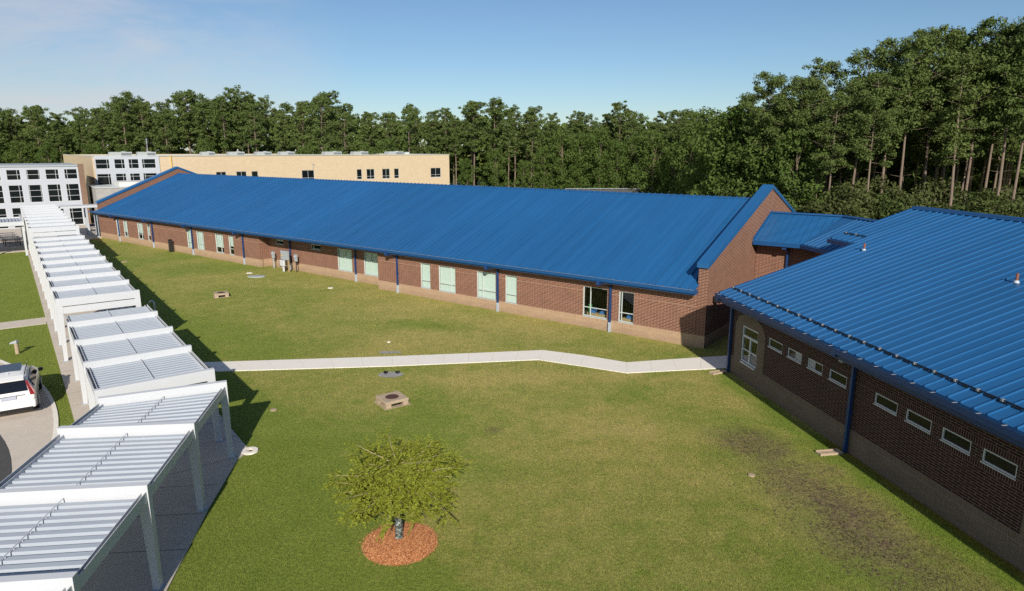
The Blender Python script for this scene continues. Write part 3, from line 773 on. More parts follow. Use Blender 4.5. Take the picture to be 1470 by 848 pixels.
for t0, s0, s1 in ((-.40, E0s, 6.6), (-2.52, 6.6, 11.5)):
    tr.hexa([FB(t0, -s0, RZ(s0)-.26), FB(t0+.03, -s0, RZ(s0)-.26), FB(t0+.03, -s1, RZ(s1)-.26), FB(t0, -s1, RZ(s1)-.26),
             FB(t0, -s0, RZ(s0)+.05), FB(t0+.03, -s0, RZ(s0)+.05), FB(t0+.03, -s1, RZ(s1)+.05), FB(t0, -s1, RZ(s1)+.05)])
    tr.hexa([FB(t0, -s0, RZ(s0)+.05), FB(t0+.13, -s0, RZ(s0)+.05), FB(t0+.13, -s1, RZ(s1)+.05), FB(t0, -s1, RZ(s1)+.05),
             FB(t0, -s0, RZ(s0)+.065), FB(t0+.13, -s0, RZ(s0)+.065), FB(t0+.13, -s1, RZ(s1)+.065), FB(t0, -s1, RZ(s1)+.065)])
tr.build('rake_trim', M['trim'], rb)
gt = MB()
zg = RZ(E0s)
gt.box(FB, -.42, TL, .82, .835, zg-.20, zg-.01); gt.box(FB, -.42, TL, .66, .82, zg-.21, zg-.195); gt.box(FB, -.44, -.42, .45, .835, zg-.22, zg)
gt.box(FB, -.42, TL, .52, .66, zg-.42, zg-.115)      # fascia board
z6 = RZ(6.6)
gt.box(FB, -2.5, -.45, -6.58, -6.42, z6-.24, z6-.04); gt.box(FB, -2.52, -2.5, -6.7, -6.42, z6-.26, z6)
gt.build('gutter', M['pipe'], rb)
MB().box(FB, -.41, TL, .662, .818, zg-.19, zg-.12).build('gutter_lining', M['gutter_in'], rb)
st = MB()
for k in range(42): st.box(FB, -.2+k*.812, -.16+k*.812, .655, .83, zg-.02, zg-.008)
st.build('gutter_straps', M['gutter_in'], rb)
MB().box(FB, -.40, TL, -.3, .52, 3.58, 3.61).build('soffit', M['pipe'], rb)
# snow guards: two rails on clamps
def snow(fr, t0, t1, s):
    m_ = MB(); z = RZ(s)
    m_.tube([fr(t0, -s, z+.09), fr(t1, -s, z+.09)], .018, 6); m_.tube([fr(t0, -s-.03, z+.045), fr(t1, -s-.03, z+.045)], .014, 6)
    t = t0+.08
    while t < t1: m_.box(fr, t-.13, t+.13, -s-.02, -s+.03, z+.0, z+.05); t += .406
    o = m_.build('snow_guard', M['black'], rb)
    c_ = MB(); t = t0+.1
    while t < t1: c_.box(fr, t-.03, t+.03, -s-.035, -s+.05, z+.05, z+.12); t += .812
    c_.build('clamp', M['gutter_in'], o)
snow(FB, -.33, TL, .02); snow(FB, -2.4, -.7, 7.35)
downspout(rb, FB, .02, 4.0, out=.72, off=.10, boot=0, elbow=-.25, w=.12)
downspout(rb, FB, 9.33, 4.0, out=.72, off=.12, boot=0, elbow=-.30, w=.12)
downspout(rb, FB, 19.6, 4.0, out=.72, off=.12, boot=0, elbow=-.30, w=.12)
MB().box(FB, 8.9, 9.12, .28, .46, 3.42, 3.58).build('soffit_light', M['grey'], rb)
for s_, t_, lab in ((6.1, .91, 'rusty vent pipe with white collar on right-hand roof, the farther up-left one'), (6.19, 9.2, 'rusty vent pipe with white collar near the right edge of the big blue roof')):
    c = FB(t_, -s_, RZ(s_)); v = empty('roof_vent', c, lab, 'vent pipe', 'vent pipes on the right-hand roof')
    MB().tube([c+Vector((0, 0, .03)), c+Vector((0, 0, .36))], .048, 12).build('pipe', M['rust'], v, smooth=False)
    MB().lathe(c, [(.10, c.z+.0), (.10, c.z+.03), (.07, c.z+.08), (.049, c.z+.10)]).build('collar', M['galv'], v)

# splash blocks
def splash(x, y, ang, label):
    fr = Fr((x, y), (math.cos(ang), math.sin(ang)), (-math.sin(ang), math.cos(ang)))
    o = MB(); o.box(fr, 0, .9, -.17, .17, 0.0, .05); o.box(fr, 0, .9, -.17, -.12, .05, .09); o.box(fr, 0, .9, .12, .17, .05, .09); o.box(fr, .0, .05, -.12, .12, .05, .09)
    return tag(o.build('splash_block', M['conc_old'], None, (x, y, 0)), label, 'splash block')
q = FB(9.33, .3, 0); splash(q.x, q.y, math.atan2(N2O[1], N2O[0]), 'concrete splash block at the foot of the dark blue downspout')
q = FB(.0, .25, 0); splash(q.x, q.y, math.atan2(N2O[1], N2O[0])+.3, 'concrete splash block where the courtyard path meets the corner downspout')

# ------------------------------------------------------------------ canopies
def canopy(name, frames, z, label, posts=True, group='white louvred walkway canopies', rail=True, extra_end=None, hw=.10, pw=.27, notch=True):
    """frames: list of (right end, left end) ground points"""
    rt = empty(name, (frames[0][0][0], frames[0][0][1], 0), label, 'walkway canopy', group)
    H = .42
    for k, (r, l) in enumerate(frames):
        r, l = Vector((*r, 0)), Vector((*l, 0)); d = (l-r).normalized(); p = Vector((-d.y, d.x, 0))
        fr = Fr((r.x, r.y), (d.x, d.y), (p.x, p.y)); W_ = (l-r).length
        b = MB(); b.box(fr, 0, W_, -hw, hw, z-H, z)
        bo = b.build('beam', M['white'], rt)
        if posts:
            for t0, t1, tb0, tb1 in ((0, pw, 0.0, .17), (W_-pw, W_, W_-.17, W_)):
                m_ = MB()
                m_.hexa([fr(tb0, -hw+.002, .045), fr(tb1, -hw+.002, .045), fr(tb1, hw-.002, .045), fr(tb0, hw-.002, .045),
                         fr(t0, -hw+.002, z-H-.001), fr(t1, -hw+.002, z-H-.001), fr(t1, hw-.002, z-H-.001), fr(t0, hw-.002, z-H-.001)])
                po = m_.build('post', M['white'], rt)
                MB().box(fr, tb0-.05, tb1+.05, -hw-.05, hw+.05, .046, .062).build('base_plate', M['galv'], po)
    # roof panels between consecutive frames
    for k in range(len(frames)-1 + (1 if extra_end else 0)):
        if k < len(frames)-1:
            (r0, l0), (r1, l1) = frames[k], frames[k+1]; last = False
        else:
            (r0, l0), (r1, l1) = frames[-1], extra_end; last = True
        r0, l0, r1, l1 = [Vector((*q, 0)) for q in (r0, l0, r1, l1)]
        u = ((r1-r0)+(l1-l0)).normalized()
        L_ = ((r1-r0).length+(l1-l0).length)/2
        def E(side0, side1, x, inset):
            a, b_ = (r0, r1) if side0 else (l0, l1)
            c_, e_ = (l0, l1) if side0 else (r0, r1)
            p = a.lerp(b_, x); q = c_.lerp(e_, x); return p+(q-p).normalized()*inset
        zt = z-.27
        g0, g1 = hw/L_, 1-hw/L_
        # side channels
        for side in (True, False):
            m_ = MB()
            for i0, i1, za, zb in ((.04, .055, z-.46, z-.17), (.055, .17, z-.46, z-.445), (.155, .17, z-.445, z-.20)):
                m_.hexa([E(side, 0, g0, i0)+Vector((0, 0, za)), E(side, 0, g1, i0)+Vector((0, 0, za)), E(side, 0, g1, i1)+Vector((0, 0, za)), E(side, 0, g0, i1)+Vector((0, 0, za)),
                         E(side, 0, g0, i0)+Vector((0, 0, zb)), E(side, 0, g1, i0)+Vector((0, 0, zb)), E(side, 0, g1, i1)+Vector((0, 0, zb)), E(side, 0, g0, i1)+Vector((0, 0, zb))])
            m_.build('side_channel', M['white'], rt)
        # louvred deck: trapezoid ribs across
        m_ = MB(); n = max(2, round((L_-2*hw)/.30)); prof = []
        x0, x1 = hw+.002, L_-hw-.002; stp = (x1-x0)/n
        for q in range(n):
            a = x0+q*stp
            prof += [(a, -.10), (a+.40*stp, -.10), (a+.45*stp, 0), (a+.95*stp, 0)]
        prof.append((x1, -.10))
        for q in range(len(prof)-1):
            (xa, za), (xb, zb) = prof[q], prof[q+1]
            m_.face([E(True, 0, xa/L_, .16)+Vector((0, 0, zt+za)), E(False, 0, xa/L_, .16)+Vector((0, 0, zt+za)), E(False, 0, xb/L_, .16)+Vector((0, 0, zt+zb)), E(True, 0, xb/L_, .16)+Vector((0, 0, zt+zb))][::-1])
        m_.build('louvre_panel', M['whitepanel'], rt)
        if rail:
            m_ = MB(); mid = lambda x: (r0.lerp(r1, x)+l0.lerp(l1, x))/2
            m_.tube([mid(g0)+Vector((0, 0, zt+.05)), mid(g1)+Vector((0, 0, zt+.05))], .014, 6)
            for q in range(n):
                c_ = mid((x0+(q+.70)*stp)/L_); m_.tube([c_+Vector((0, 0, zt-.012)), c_+Vector((0.04, 0, zt+.045))], .009, 5)
            m_.build('tie_rod', M['white'], rt)
    return rt
def lpt(r, wd, d): return (r[0]+d[0]*wd, r[1]+d[1]*wd)
WL = (-W[0], -W[1])
bendR, bendL = (-10.17, 22.5), (-13.75, 20.85)
near = [(bendR, bendL), ((-9.58, 18.83), (-13.46, 18.45)), ((-8.97, 15.05), (-12.85, 14.62)), ((-8.48, 11.45), (-12.35, 11.0)), ((-7.95, 7.75), (-11.8, 7.3)), ((-7.4, 4.1), (-11.25, 3.65))]
canopy('walkway_canopy', near, 2.95, 'nearest white louvred canopy, with open side posts over the wide concrete slab')
fr2 = [(P2(R0, 3.82*k), P2(R0, 3.82*k, -3.87)) for k in range(4)]
canopy('walkway_canopy', fr2, 2.95, 'low white canopy between the bend and the first roof step, beside the courtyard path',
       extra_end=(P2(R0, 14.4), P2(R0, 14.4, -3.87)))
M0 = (-20.65, 36.05)
fr3 = [(P2(M0, 3.75*k), P2(M0, 3.75*k, -3.87)) for k in range(9)]
can3 = canopy('walkway_canopy', fr3, 3.42, 'middle white canopy one step higher, beside the long canopy shadow on the lawn', extra_end=(P2(M0, 33.4), P2(M0, 33.4, -3.87)))
F0 = (-41.0, 62.9)
fr4 = [(P2(F0, 3.92*k), P2(F0, 3.92*k, -3.87)) for k in range(9)]
can4 = canopy('walkway_canopy', fr4, 4.0, 'highest and farthest white canopy, ending at the white glazed building', rail=False)
# second lower beam under the raised ends
for rt_, (r_, l_), z in ((can3, fr3[0], 3.42), (can4, fr4[0], 4.0)):
    fq0 = Fr(r_, (-W[0], -W[1]), U)
    MB().box(fq0, .02, 3.85, -.09, .09, z-.83, z-.47).build('beam', M['white'], rt_)
# cross canopy over the patio, and link canopy to the classroom building
q0 = P2(F0, 6.5, -4.2); q1 = P2(F0, 9.6, -4.2)
pc = canopy('patio_canopy', [(P2(F0, 11.7, -4.15-4.2*k), P2(F0, 20.2, -4.15-4.2*k)) for k in range(6)], 3.65, 'white canopy running left over the shaded patio with picnic tables', rail=False, pw=.2)
fp = Fr(P2(F0, 11.6, -4.0), (-W[0], -W[1]), (-U[0], -U[1]))
MB().box(fp, 0, 21.4, 0, .16, 3.24, 3.66).build('fascia', M['white'], pc)
lk = empty('link_canopy', (-56, 86, 0), 'flat white canopy joining the walkway to the left end of the classroom building', 'walkway canopy', 'white louvred walkway canopies')
a0 = P2(F0, 27.6, .15); b0 = (a0[0]+W[0]*4.6, a0[1]+W[1]*4.6)
fk = Fr(a0, W, (-U[0], -U[1]))
MB().box(fk, 0, 5.4, -1.3, 1.3, 3.72, 3.98).build('roof_slab', M['white'], lk)
MB().box(fk, 5.0, 6.6, -1.0, 1.1, 3.4, 3.60).build('end_slab', M['white'], lk)
for tt, oo in ((2.6, 1.1), (4.9, 1.1), (2.6, -1.1), (4.9, -1.1)): MB().box(fk, tt, tt+.22, oo-.11, oo+.11, .04, 3.718).build('post', M['whitewall'], lk)

# ------------------------------------------------------------------ white glazed building
W0 = (-63.3, 100.)
FW = Fr(W0, (-W[0], -W[1]), (-U[0], -U[1]))
wb = empty('glazed_building', (W0[0], W0[1], 0), 'white three-storey glazed building with grid windows behind the patio', 'building')
rows = [(6.78, 8.27), (3.58, 6.13), (.08, 2.96)]
cols = [(.84+2.26*k, 2.45+2.26*k+.04) for k in range(12)]
w = MB(); wall(w, FW, .7, 28.3, 0, 8.6, [(a, b, c_, d_) for a, b in cols for c_, d_ in rows if b < 28], thick=.3); w.build('wall', M['whitewall'], wb)
bp = MB(); bp.box(FW, -.05, .7, -.5, .02, 0, 8.95); bp.box(FW, -.05, .25, -16, -.5, 0, 8.6); bp.build('end_wall', M['brown'], wb)
rr = MB(); rr.box(FW, .7, 28.4, -16, .10, 8.6, 8.84); rr.build('coping', M['grey'], wb)
rr = MB(); rr.box(FW, .25, 28.3, -15.9, -.35, 8.0, 8.3); rr.build('roof', M['membrane'], wb)
it = MB(); it.box(FW, .3, 28.2, -3.6, -3.5, 0, 8.0); it.box(FW, .3, 28.2, -3.5, -.32, 3.2, 3.3); it.box(FW, .3, 28.2, -3.5, -.32, 6.3, 6.4); it.build('interior_partition', M['interior'], wb)
for k, (a, b_) in enumerate(cols):
    for j, (c_, d_) in enumerate(rows):
        v = (.78,) if k % 2 == 0 else (.25,)
        if k in (2,): v = (.1, .9)
        window(wb, FW, a, b_, c_, d_, vm=v, hm=((.5,), (.33, .67), (.33, .67))[j], rec=.05, fw=.07, mat='white', pane='darkglass')

# ------------------------------------------------------------------ cream building
E0 = (-66.2, 107.)
FE = Fr(E0, W, (-U[0], -U[1]))
cb = empty('cream_building', (E0[0], E0[1], 0), 'cream brick flat-roofed building with dark windows rising behind the blue roof', 'building')
ew = [(18.23, 19.91), (21.61, 23.37), (24.25, 25.4), (33.42, 35.82), (44.47, 45.55), (46.55, 48.27), (49.97, 51.68), (52.63, 53.74), (61.24, 63.76)]
w = MB(); wall(w, FE, 9.54, 65.9, 0, 9.95, [(a, b_, 5.22, 7.2) for a, b_ in ew], thick=.3)
w.box(FE, 65.6, 65.9, -60, -.3, 0, 9.95); w.box(FE, 0, .25, -60, -.0, 0, 9.92); w.box(FE, .25, 65.6, -60, -59.7, 0, 9.9)
w.build('wall', M['beige'], cb)
gw = MB()
gop = [(a, b_, c_, d_) for a, b_ in ((.38, 2.31), (2.97, 4.45), (4.98, 6.45), (6.9, 8.93)) for c_, d_ in ((8.0, 9.52), (4.6, 7.23), (1.2, 3.9))]
wall(gw, Fr(FE(0, .12, 0).xy, W, (-U[0], -U[1])), .25, 9.5, 0, 9.9, gop, thick=.35); gw.build('glazed_bay', M['whitewall'], cb)
for k, (a, b_, c_, d_) in enumerate(gop):
    window(cb, Fr(FE(0, .12, 0).xy, W, (-U[0], -U[1])), a, b_, c_, d_, vm=((.82,) if k < 3 else (.72,) if k < 6 else (.3,) if k < 9 else (.15,)), hm=(.5,) if d_ > 9 else (.3, .82), rec=.05, fw=.05, mat='white', pane='darkglass')
for k, (a, b_) in enumerate(ew):
    window(cb, FE, a, b_, 5.22, 7.2, vm=(.5,) if b_-a > 1.5 else (), hm=(.28,), rec=.1, fw=.06, mat='framer', pane='darkglass')
cp_ = MB(); cp_.box(FE, -.02, 66.0, -.25, .14, 9.95, 10.03); cp_.box(FE, -.02, .35, -60, -.25, 9.92, 10.0); cp_.box(FE, 65.6, 66.0, -60, -.25, 9.95, 10.03); cp_.build('coping', M['frame'], cb)
MB().box(FE, .3, 65.6, -59.7, -.3, 9.55, 9.75).build('roof', M['membrane'], cb)
m_ = MB(); q = FE(11.2, .12, 0)
m_.tube([FE(11.3, .14, 10.1), FE(11.3, .14, 3)], .07, 8); m_.build('gas_pipe', M['yellow'], cb)
# roof top air conditioners
acs = [(4.2, 3.4, 'long rooftop air-conditioning unit above the glazed bay'), (8.0, 2.9, 'second rooftop unit from the left with a whip aerial beside it'), (17.6, 2.3, 'rooftop unit right of the yellow pipe, third from the left'),
       (22.4, 2.8, 'fourth rooftop unit from the left on the cream building'), (27.2, 2.8, 'fifth rooftop unit from the left on the cream building'), (31.5, 2.8, 'middle rooftop unit, directly left of the wall lamp'),
       (40.5, 3.6, 'rooftop unit above the pair of narrow dark windows, third from the right'), (46.3, 3.2, 'second rooftop unit from the right-hand end of the cream building'), (54.0, 3.6, 'rightmost rooftop air-conditioning unit, next to small white box')]
for t_, w_, lab in acs:
    c = FE(t_, -2.6, 9.75); a = empty('air_conditioner', c, lab, 'air conditioner', 'rooftop air-conditioning units')
    m_ = MB(); m_.hexa([FE(t_-w_/2, -1.6, 9.75), FE(t_+w_/2, -1.6, 9.75), FE(t_+w_/2, -3.6, 9.75), FE(t_-w_/2, -3.6, 9.75),
                        FE(t_-w_/2+.25, -1.7, 10.62), FE(t_+w_/2, -1.7, 10.62), FE(t_+w_/2, -3.6, 10.62), FE(t_-w_/2+.25, -3.6, 10.62)])
    m_.build('casing', M['ac'], a, bevel=.03)
    m_ = MB()
    for k in range(6): m_.box(FE, t_+.1, t_+w_/2-.15, -1.66, -1.56, 9.92+k*.1, 9.96+k*.1)
    m_.build('grille', M['grey'], a)
    m_ = MB(); m_.lathe(FE(t_+w_*.2, -2.6, 0), [(.0, 10.70), (.4, 10.70), (.42, 10.6)], 16); m_.build('fan_guard', M['grey'], a)
m_ = MB(); c = FE(56.8, -2, 9.75); m_.box(FE, 56.2, 57.2, -2.5, -1.7, 9.75, 10.45); m_.box(FE, 56.15, 57.25, -2.55, -1.65, 10.45, 10.50)
tag(m_.build('roof_hatch', M['frame'], None, c), 'small white box on the cream roof right of the last air conditioner', 'roof hatch')
m_ = MB(); c = FE(8.9, -6, 9.7); m_.tube([c, c+Vector((0, 0, 3.2))], .05, 8); m_.box(Fr((c.x, c.y), W, U), -.12, .12, -.12, .12, 9.7, 9.8)
for k in range(3): m_.tube([c+Vector((-.25, 0, 2.4+k*.3)), c+Vector((.25, 0, 2.4+k*.3))], .02, 5)
tag(m_.build('aerial_mast', M['grey'], None, c), 'thin grey aerial mast on the cream roof in front of the pines', 'aerial')
c = FE(35.6, .1, 7.9); wl = empty('wall_lamp', c, 'small lamp bracket on the cream wall above a dark double window', 'light')
MB().tube([FE(35.6, .0, 8.3), FE(35.6, .25, 8.35), FE(35.75, .55, 8.25)], .035, 6).build('arm', M['grey'], wl)
MB().tube([FE(35.6, .05, 7.4), FE(35.6, .08, 8.5)], .05, 6).build('bracket', M['grey'], wl)

# grey block link behind the left gable
lb = empty('block_building', (-58, 96, 0), 'grey block building with a white flat roof behind the left gable', 'building')
fl2 = Fr((-60.4, 97.5), W, (-U[0], -U[1]))
MB().box(fl2, 0, 14, -9, 0, 0, 5.5).build('wall', M['cmu'], lb); MB().box(fl2, -.1, 14.1, -9.1, .1, 5.5, 5.62).build('coping', M['frame'], lb)
MB().box(fl2, 3.2, 14, -7, -1, 5.62, 6.25).build('roof', M['membrane'], lb)

# ------------------------------------------------------------------ small yard things
def inlet(x, y, sz, ang, label, h=.30):
    rt = empty('drain_inlet', (x, y, 0), label, 'drain inlet', 'concrete drain inlets in the courtyard')
    fr = Fr((x, y), (math.cos(ang), math.sin(ang)), (-math.sin(ang), math.cos(ang))); a = sz/2
    MB().box(fr, -a, a, -a, a, h-.13, h).build('lid_slab', M['conc_old'], rt, bevel=.02)
    m_ = MB()
    for sx in (-1, 1):
        for sy in (-1, 1): m_.box(fr, sx*a-sx*.26, sx*a-sx*.02, sy*a-sy*.26, sy*a-sy*.02, 0, h-.131)
    m_.build('corner_block', M['conc_old'], rt)
    MB().box(fr, -a+.2, a-.2, -a+.2, a-.2, -.02, .03).build('pit', M['dark'], rt)
    m_ = MB(); m_.lathe((x, y), [(0, h+.012), (.28, h+.012), (.30, h+.001)], 28)
    m_.build('manhole_cover', M['iron'], rt)
    m_ = MB(); m_.box(fr, -a-.07, a+.07, -a-.07, a+.07, -.02, .010); m_.build('footing', M['conc_old'], rt)
inlet(-5.32, 27.85, 1.10, .62, 'near concrete drain inlet with a rusty round manhole cover')
inlet(-22.3, 49.85, 1.00, .5, 'far concrete drain inlet on the lawn beside the canopy shadow')
# ring
m_ = MB(); m_.lathe((-9.78, 22.98), [(.13, .0), (.13, .06), (.30, .06), (.31, 0)], 26)
rt = m_.build('cleanout_ring', M['concrete_b'], None); tag(rt, 'round concrete ring set in the grass by the canopy post', 'drain ring')
MB().lathe((-9.78, 22.98), [(.0, .012), (.13, .012)], 20).build('lid', M['iron'], rt)
def rocks(name, x, y, rx, ry, n, label, holes=True):
    m_ = MB()
    for k in range(n):
        a = random.random()*6.283; r = math.sqrt(random.random()); px, py = x+rx*r*math.cos(a), y+ry*r*math.sin(a); s_ = random.uniform(.03, .075)
        c = Vector((px, py, s_*.3)); base = len(m_.v)
        vs = [Vector((random.uniform(.7, 1.2)*dx, random.uniform(.7, 1.2)*dy, random.uniform(.6, 1)*dz))*s_ for dx, dy, dz in ((1, 0, 0), (-1, 0, 0), (0, 1, 0), (0, -1, 0), (0, 0, 1), (0, 0, -.5))]
        m_.v += [c+v for v in vs]
        for f in ((0, 2, 4), (2, 1, 4), (1, 3, 4), (3, 0, 4), (2, 0, 5), (1, 2, 5), (3, 1, 5), (0, 3, 5)): m_.f.append(tuple(base+i for i in f)); m_.m.append(0)
    o = m_.build(name, M['gravel'], None, uv=False)
    return tag(o, label, 'gravel', None, 'stuff')
rocks('gravel_patch', -6.05, 31.6, .62, .36, 330, 'grey gravel around two pipe mouths just below the courtyard path')
rocks('gravel_strip', -6.75, 35.35, .60, .18, 150, 'thin strip of grey gravel along the upper edge of the courtyard path')
for k, (x, y) in enumerate(((-6.35, 31.85), (-5.75, 31.85))):
    m_ = MB(); m_.lathe((x, y), [(.09, .0), (.09, .10), (.12, .10), (.12, 0)], 16)
    o = m_.build('drain_pipe', M['black']); tag(o, ('left' if k == 0 else 'right') + ' black pipe mouth in the gravel patch below the path', 'drain pipe')
    MB().lathe((x, y), [(.0, .02), (.09, .02)], 14).build('pipe_mouth', M['dark'], o)
# loose soil clods on the worn turf
m_ = MB(); rg_ = random.Random(17); cnt = 0
while cnt < 2300:
    u_ = rg_.gauss(0, .55); v_ = rg_.gauss(0, .5); c_, s__ = math.cos(R(10)), math.sin(R(10))
    px_, py_ = 10.2+2.1*u_*c_-6.0*v_*s__, 18.4+2.1*u_*s__+6.0*v_*c_
    if (px_-11.03)*.9877+(py_-32.16)*.1562 > -1.0: continue
    if noise.noise(Vector((px_*1.1, py_*1.1, 3)))+.5*noise.noise(Vector((px_*3.5, py_*3.5, 8))) < rg_.gauss(-.08, .16): continue
    cnt += 1; z_ = rg_.uniform(.008, .030); c = Vector((px_, py_, z_*.3)); base = len(m_.v)
    sx_, sy_ = rg_.uniform(.6, 2.0), rg_.uniform(.6, 1.4)
    for dx, dy, dz in ((1, 0, 0), (-1, 0, 0), (0, 1, 0), (0, -1, 0), (0, 0, 1), (0, 0, -.5)):
        m_.v.append(c+Vector((dx*sx_*rg_.uniform(.7, 1.2), dy*sy_*rg_.uniform(.7, 1.2), dz))*z_)
    for f in ((0, 2, 4), (2, 1, 4), (1, 3, 4), (3, 0, 4), (2, 0, 5), (1, 2, 5), (3, 1, 5), (0, 3, 5)): m_.f.append(tuple(base+q for q in f)); m_.m.append(0)
M['soil'] = simple('dark_soil', (.078, .058, .040), .95, .5, 5, 0, .1)
tag(m_.build('soil_clods', M['soil'], None, uv=False), 'dark loose soil clods on the worn turf beside the right-hand building', 'soil', None, 'stuff')
# flat lids in grass
def lid(x, y, rx, ry, mat, label, z=.05):
    m_ = MB(); N = 20
    pts = [(x+rx*math.cos(6.283*k/N), y+ry*math.sin(6.283*k/N), 0) for k in range(N)]
    m_.prism(pts, (0, 0, z)); tag(m_.build('ground_lid', M[mat], bevel=.008), label, 'drain lid')
lid(-22.6, 57.8, .78, .42, 'grey', 'long grey utility lid lying in the grass below the meters', .10)
lid(-23.9, 59.6, .28, .2, 'concrete_b', 'small white cleanout lid above the long grey lid', .05)
lid(-14.75, 52.9, .22, .18, 'concrete_b', 'small white cleanout lid alone on the lawn near the building', .05)
lid(-38.8, 65.8, .32, .28, 'conc_old', 'small tan cleanout lid on the far lawn beside the shadow edge', .04)
lid(8.27, 21.1, .12, .1, 'conc_old', 'small round cap in the worn grass near the right building', .05)
lid(-10.3, 27.0, .14, .12, 'conc_old', 'tiny cap in the grass inside the canopy shadow', .04)
lid(-7.2, 37.4, .10, .09, 'concrete_b', 'tiny pale cap in the grass above the courtyard path', .04)
# gooseneck vent
c = (-23.9, 43.3); m_ = MB()
m_.tube([(c[0], c[1], 0), (c[0], c[1], 1.0), (c[0]-.06, c[1], 1.1), (c[0]-.18, c[1], 1.14), (c[0]-.30, c[1], 1.08), (c[0]-.33, c[1], .95)], .055, 10)
o = m_.build('gooseneck_pipe', M['galv'], smooth=True); tag(o, 'grey gooseneck pipe standing right of the canopy in its shadow', 'pipe')
m_ = MB(); m_.lathe(c, [(.12, 0), (.12, .04), (.056, .05)], 14); m_.build('flange', M['galv'], o)
# bollard path light
c = (-27.26, 35.15); rt = empty('bollard_light', (*c, 0), 'short post light with pale blue shade on the left lawn', 'light')
MB().tube([(*c, 0), (*c, .62)], .10, 14).build('post', M['conc_old'], rt)
MB().hexa([Vector((c[0]-.32, c[1]-.11, .56)), Vector((c[0]+.11, c[1]-.11, .622)), Vector((c[0]+.11, c[1]+.11, .622)), Vector((c[0]-.32, c[1]+.11, .56)),
           Vector((c[0]-.28, c[1]-.09, .66)), Vector((c[0]+.08, c[1]-.09, .80)), Vector((c[0]+.08, c[1]+.09, .80)), Vector((c[0]-.28, c[1]+.09, .66))]).build('lamp_shade', M['grey'], rt, bevel=.02)
# black marker against the wall
q = FM(60.6, .45, 0); fq = Fr((q.x, q.y), DL, NO)
rt = empty('yard_drain_post', (q.x, q.y, 0), 'black slatted post standing in front of the tan brick base', 'post')
MB().box(fq, -.16, .16, -.16, .16, 0, 1.38).build('post', M['black'], rt, bevel=.03)
m_ = MB()
for k in range(5): m_.box(fq, -.18, .18, -.18, .18, .18+k*.24, .25+k*.24)
m_.build('band', M['table'], rt)
# electrical gear
def fq_(t, o): q = FR_(t, o, 0); return Fr((q.x, q.y), DL, NO)
f_ = fq_(40.9+1.55, .55); rt = empty('electric_meter', f_(0, 0, 0), 'slim grey meter on a thin post left of the big grey panel', 'electric meter')
MB().box(f_, -.13, .13, -.1, .1, .95, 1.6).build('meter_box', M['grey'], rt, bevel=.02); MB().box(f_, -.04, .04, -.04, .04, 0, .95).build('post', M['galv'], rt)
MB().tube([f_(0, .1, 1.4), f_(0, .17, 1.4)], .09, 14).build('dial', M['galv'], rt)
f_ = fq_(38.9, .55); rt = empty('electric_meter', f_(0, 0, 0), 'slim grey meter on a dark post right of the big grey panel', 'electric meter')
MB().box(f_, -.15, .15, -.1, .1, 1.0, 1.65).build('meter_box', M['grey'], rt, bevel=.02); MB().box(f_, -.03, .03, -.03, .03, 0, 1.0).build('post', M['table'], rt)
MB().tube([f_(0, .1, 1.45), f_(0, .17, 1.45)], .09, 14).build('dial', M['galv'], rt)
f_ = fq_(39.9, 1.0); rt = empty('electrical_cabinet', f_(0, 0, 0), 'big grey electric panel with white box and wooden post on the lawn', 'electric panel')
MB().box(f_, -.50, .50, -.12, .12, 1.12, 1.95).build('panel_box', M['grey'], rt, bevel=.02)
MB().box(f_, -.20, .42, .13, .32, .55, 1.10).build('white_box', M['white'], rt, bevel=.04)
MB().box(f_, -.50, -.38, -.1, .02, 0, 1.115).build('wooden_post', M['wood'], rt)
m_ = MB(); m_.tube([f_(.1, .2, .05), f_(.1, .2, .55)], .05, 8); m_.tube([f_(-.05, .2, .05), f_(-.05, .2, .55)], .05, 8); m_.build('conduit', M['white'], rt)
m_ = MB(); m_.tube([f_(.45, .0, 1.12), f_(.60, .0, 1.0), f_(.78, .0, .95), f_(.82, .0, .4)], .07, 8); m_.build('blue_conduit', M['pipe'], rt)
MB().box(f_, .15, .42, .122, .130, 1.45, 1.55).build('warning_sticker', M['yellow'], rt)
# picnic tables
def picnic(x, y, ang, label):
    rt = empty('picnic_table', (x, y, .04), label, 'picnic table', 'dark picnic tables on the shaded patio')
    fr = Fr((x, y), (math.cos(ang), math.sin(ang)), (-math.sin(ang), math.cos(ang)))
    MB().box(fr, -.95, .95, -.38, .38, .76, .81).build('tabletop', M['tabletop'], rt)
    for s_ in (-1, 1):
        MB().box(fr, -.95, .95, s_*.75-.14, s_*.75+.14, .46, .50).build('bench', M['tabletop'], rt)
    for s_ in (-.7, .7):
        m_ = MB(); m_.box(fr, s_-.04, s_+.04, -.75, .75, .42, .458)
        for e in (-1, 1): m_.hexa([fr(s_-.04, e*.62-.05, .04), fr(s_+.04, e*.62-.05, .04), fr(s_+.04, e*.62+.05, .04), fr(s_-.04, e*.62+.05, .04), fr(s_-.04, e*.22-.05, .758), fr(s_+.04, e*.22-.05, .758), fr(s_+.04, e*.22+.05, .758), fr(s_-.04, e*.22+.05, .758)])
        m_.build('leg', M['table'], rt)
c = (-58.6, 77.6)
names = ['nearest picnic table, at the sunny edge of the patio', 'second picnic table from the patio edge', 'third picnic table from the patio edge', 'farthest picnic table, under the patio canopy near the glazed wall', 'picnic table left of the row, partly cut by the photo edge', 'second picnic table in the left-hand row near the photo edge']
for k in range(4): picnic(*P2(c, 2.35*k, -.2*k), math.atan2(W[1], W[0]), names[k])
for k in range(2): picnic(*P2(c, 3.6+2.6*k, -3.0), math.atan2(W[1], W[0]), names[4+k])
